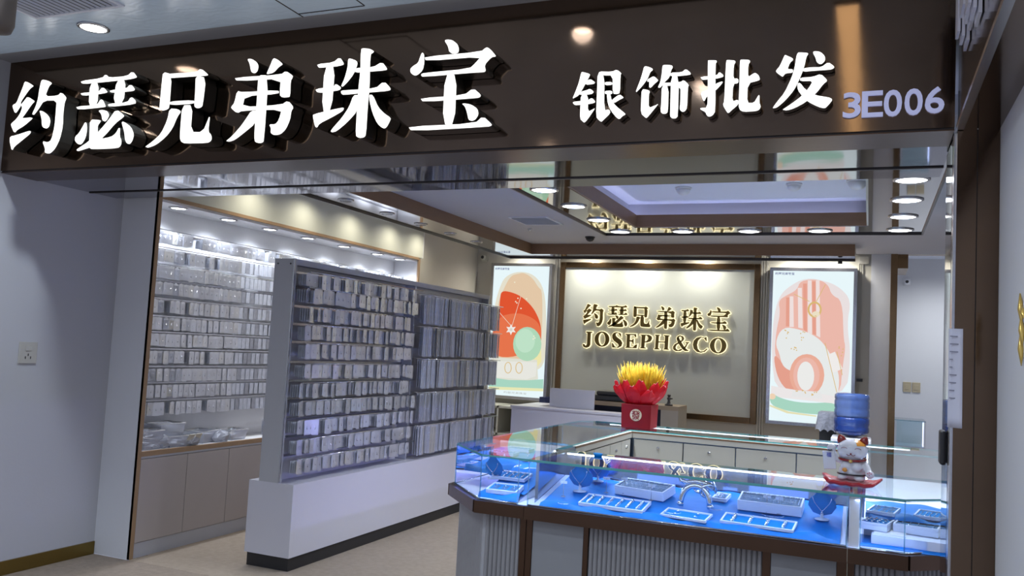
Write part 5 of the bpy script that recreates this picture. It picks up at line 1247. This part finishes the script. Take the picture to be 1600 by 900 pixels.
# socket on the left wall
q1 = hitx(30, 534, XL); q2 = hitx(55, 568, XL)
t = root('wall_socket', (XL, (q1.y + q2.y) / 2, q2.z), 'ivory wall socket on the left corridor wall', 'socket')
bevel(MB().box((XL, q1.y, q2.z), (XL + .010, q2.y, q1.z)).build('plate', M['ivory'], t), .003)
cy_, cz_ = (q1.y + q2.y) / 2, (q1.z + q2.z) / 2
for dy, dz in ((-.018, -.03), (.018, -.03), (0, -.012)): MB().box((XL + .010, cy_ + dy - .003, cz_ + dz - .008), (XL + .0108, cy_ + dy + .003, cz_ + dz + .008)).build('pin_hole', M['black'], t)
bevel(MB().box((XL + .010, cy_ - .022, cz_ + .012), (XL + .014, cy_ + .022, cz_ + .045)).build('rocker', M['ivory'], t), .002)
# switches and glass case beyond the doorway
q = hity(1423, 605, 11.4)
for i in range(2):
    t = root('light_switch', (q.x - .085 + i * .10, 11.39, q.z - .06), 'gold light switch beyond the doorway, %s of the pair' % ('left', 'right')[i], 'switch', 'pair of gold switches')
    p = t.location; bevel(MB().box((p.x, 11.386, p.z), (p.x + .09, 11.3995, p.z + .12)).build('plate', M['switchg'], t), .003)
    bevel(MB().box((p.x + .02, 11.38, p.z + .03), (p.x + .07, 11.386, p.z + .09)).build('rocker', M['switchg'], t), .002)
a = hity(1398, 655, 10.6); c = hity(1446, 700, 10.6)
t = root('small_glass_case', ((a.x + c.x) / 2, 10.8, 0), 'small lit glass case standing beyond the doorway', 'display case')
MB().box((a.x, 10.6, 0), (c.x, 11.1, c.z)).build('base', M['white'], t)
MB().box((a.x, 10.6, a.z - .01), (c.x, 11.1, a.z)).build('top', M['gedge2'], t)
for x in (a.x, c.x - .014): MB().box((x, 10.6, c.z), (x + .014, 10.612, a.z - .01)).build('corner_post', M['whitep'], t)
MB().box((c.x - .03, 10.63, c.z + .01), (c.x - .02, 10.64, a.z - .015)).build('led_strip', emis('small_case_led', (.5, .58, 1.0), 4.0), t)
MB().box((a.x, 11.08, c.z), (c.x, 11.1, a.z - .01)).build('back', M['whitep'], t)
MB().box((a.x + .02, 10.601, c.z), (c.x - .02, 10.603, a.z - .01)).build('glass_pane', M['glass'], t)
# small wall boxes
q = hity(1350, 407, YB); MBx = MB().box((q.x - .05, YB - .03, q.z - .04), (q.x + .05, YB - .001, q.z + .04)); bevel(solo(MBx, 'junction_box', M['beige'], 'small square beige box high on the wall right of the pink poster', 'box'), .003)
q = hity(1343, 594, YB); solo(MB().box((q.x - .03, YB - .04, q.z - .015), (q.x + .03, YB - .001, q.z + .015)), 'wall_clip', M['black'], 'small black clip on the wall right of the pink poster', 'clip')
q = hity(1313, 409, 9.25); solo(MB().lathe([(.022, 0), (.022, .03), (.014, .035)], (q.x, 9.2, TZ - .05), 14), 'tray_knob', M['black'], 'small black knob under the rear mirror tray near its right end', 'knob')
# paper notice on the pillar, curling
a = hity(1483, 513, YS - .02); c = hity(1505, 513, YS - .02); d = hity(1483, 668, YS - .02)
b = MB(); nn = 10
for j in range(nn + 1):
    v = j / nn; z = a.z + (d.z - a.z) * v
    for i in range(5):
        u = i / 4; b.v.append((a.x + (c.x - a.x + .0) * u, YS - .006 - .010 * u * u * (1 + v) - .004 * v, z))
for j in range(nn):
    for i in range(4): b.face((j * 5 + i, j * 5 + i + 1, (j + 1) * 5 + i + 1, (j + 1) * 5 + i), 0, True)
t = root('paper_notice', (a.x, YS - .01, d.z), 'narrow white paper notice taped to the left edge of the pillar', 'notice')
o = b.build('sheet', M['paper'], t); so = o.modifiers.new('t', 'SOLIDIFY'); so.thickness = .0006
k_ = MB()
for i in range(9):
    z = a.z - .03 - i * .028; ln = random.uniform(.2, .7) * (c.x - a.x); k_.box((a.x + .004, YS - .0105 - .003, z), (a.x + .004 + ln, YS - .0098 - .003, z + .0035))
tag(k_.build('print_lines', M['ink'], t), kind='stuff')
# dark strap below the notice
q = hitx(1474, 668, PX0 - .03)
a = hity(1476, 672, YS + .2); t = root('dark_bracket', (a.x, YS + .2, a.z - .12), 'dark rounded bracket on the pillar side below the notice', 'bracket')
bevel(MB().box((PX0 - .030, YS + .15, a.z - .13), (PX0 - .0085, YS + .24, a.z)).build('arm', M['black'], t), .008)
# gold leaf emblem on the neighbouring wall
q = hitx(1597, 510, PX1)
t = root('gold_emblem', (PX1, q.y, q.z - .15), 'gold leaf emblem on the pale wall at the right edge', 'sign emblem')
for i, (s0, s1) in enumerate((((0, .10), (-.03, .0)), ((-.02, .03), (-.05, -.06)), ((-.015, -.02), (-.035, -.12)), ((-.03, .06), (-.075, .02)))):
    p0 = Vector((PX1 - .006, q.y + s0[0], q.z + s0[1])); p1 = Vector((PX1 - .006, q.y + s1[0], q.z + s1[1])); MB().tube([p0, p0.lerp(p1, .5), p1], [.002, .009, .001], 6).build('leaf', M['goldp'], t)
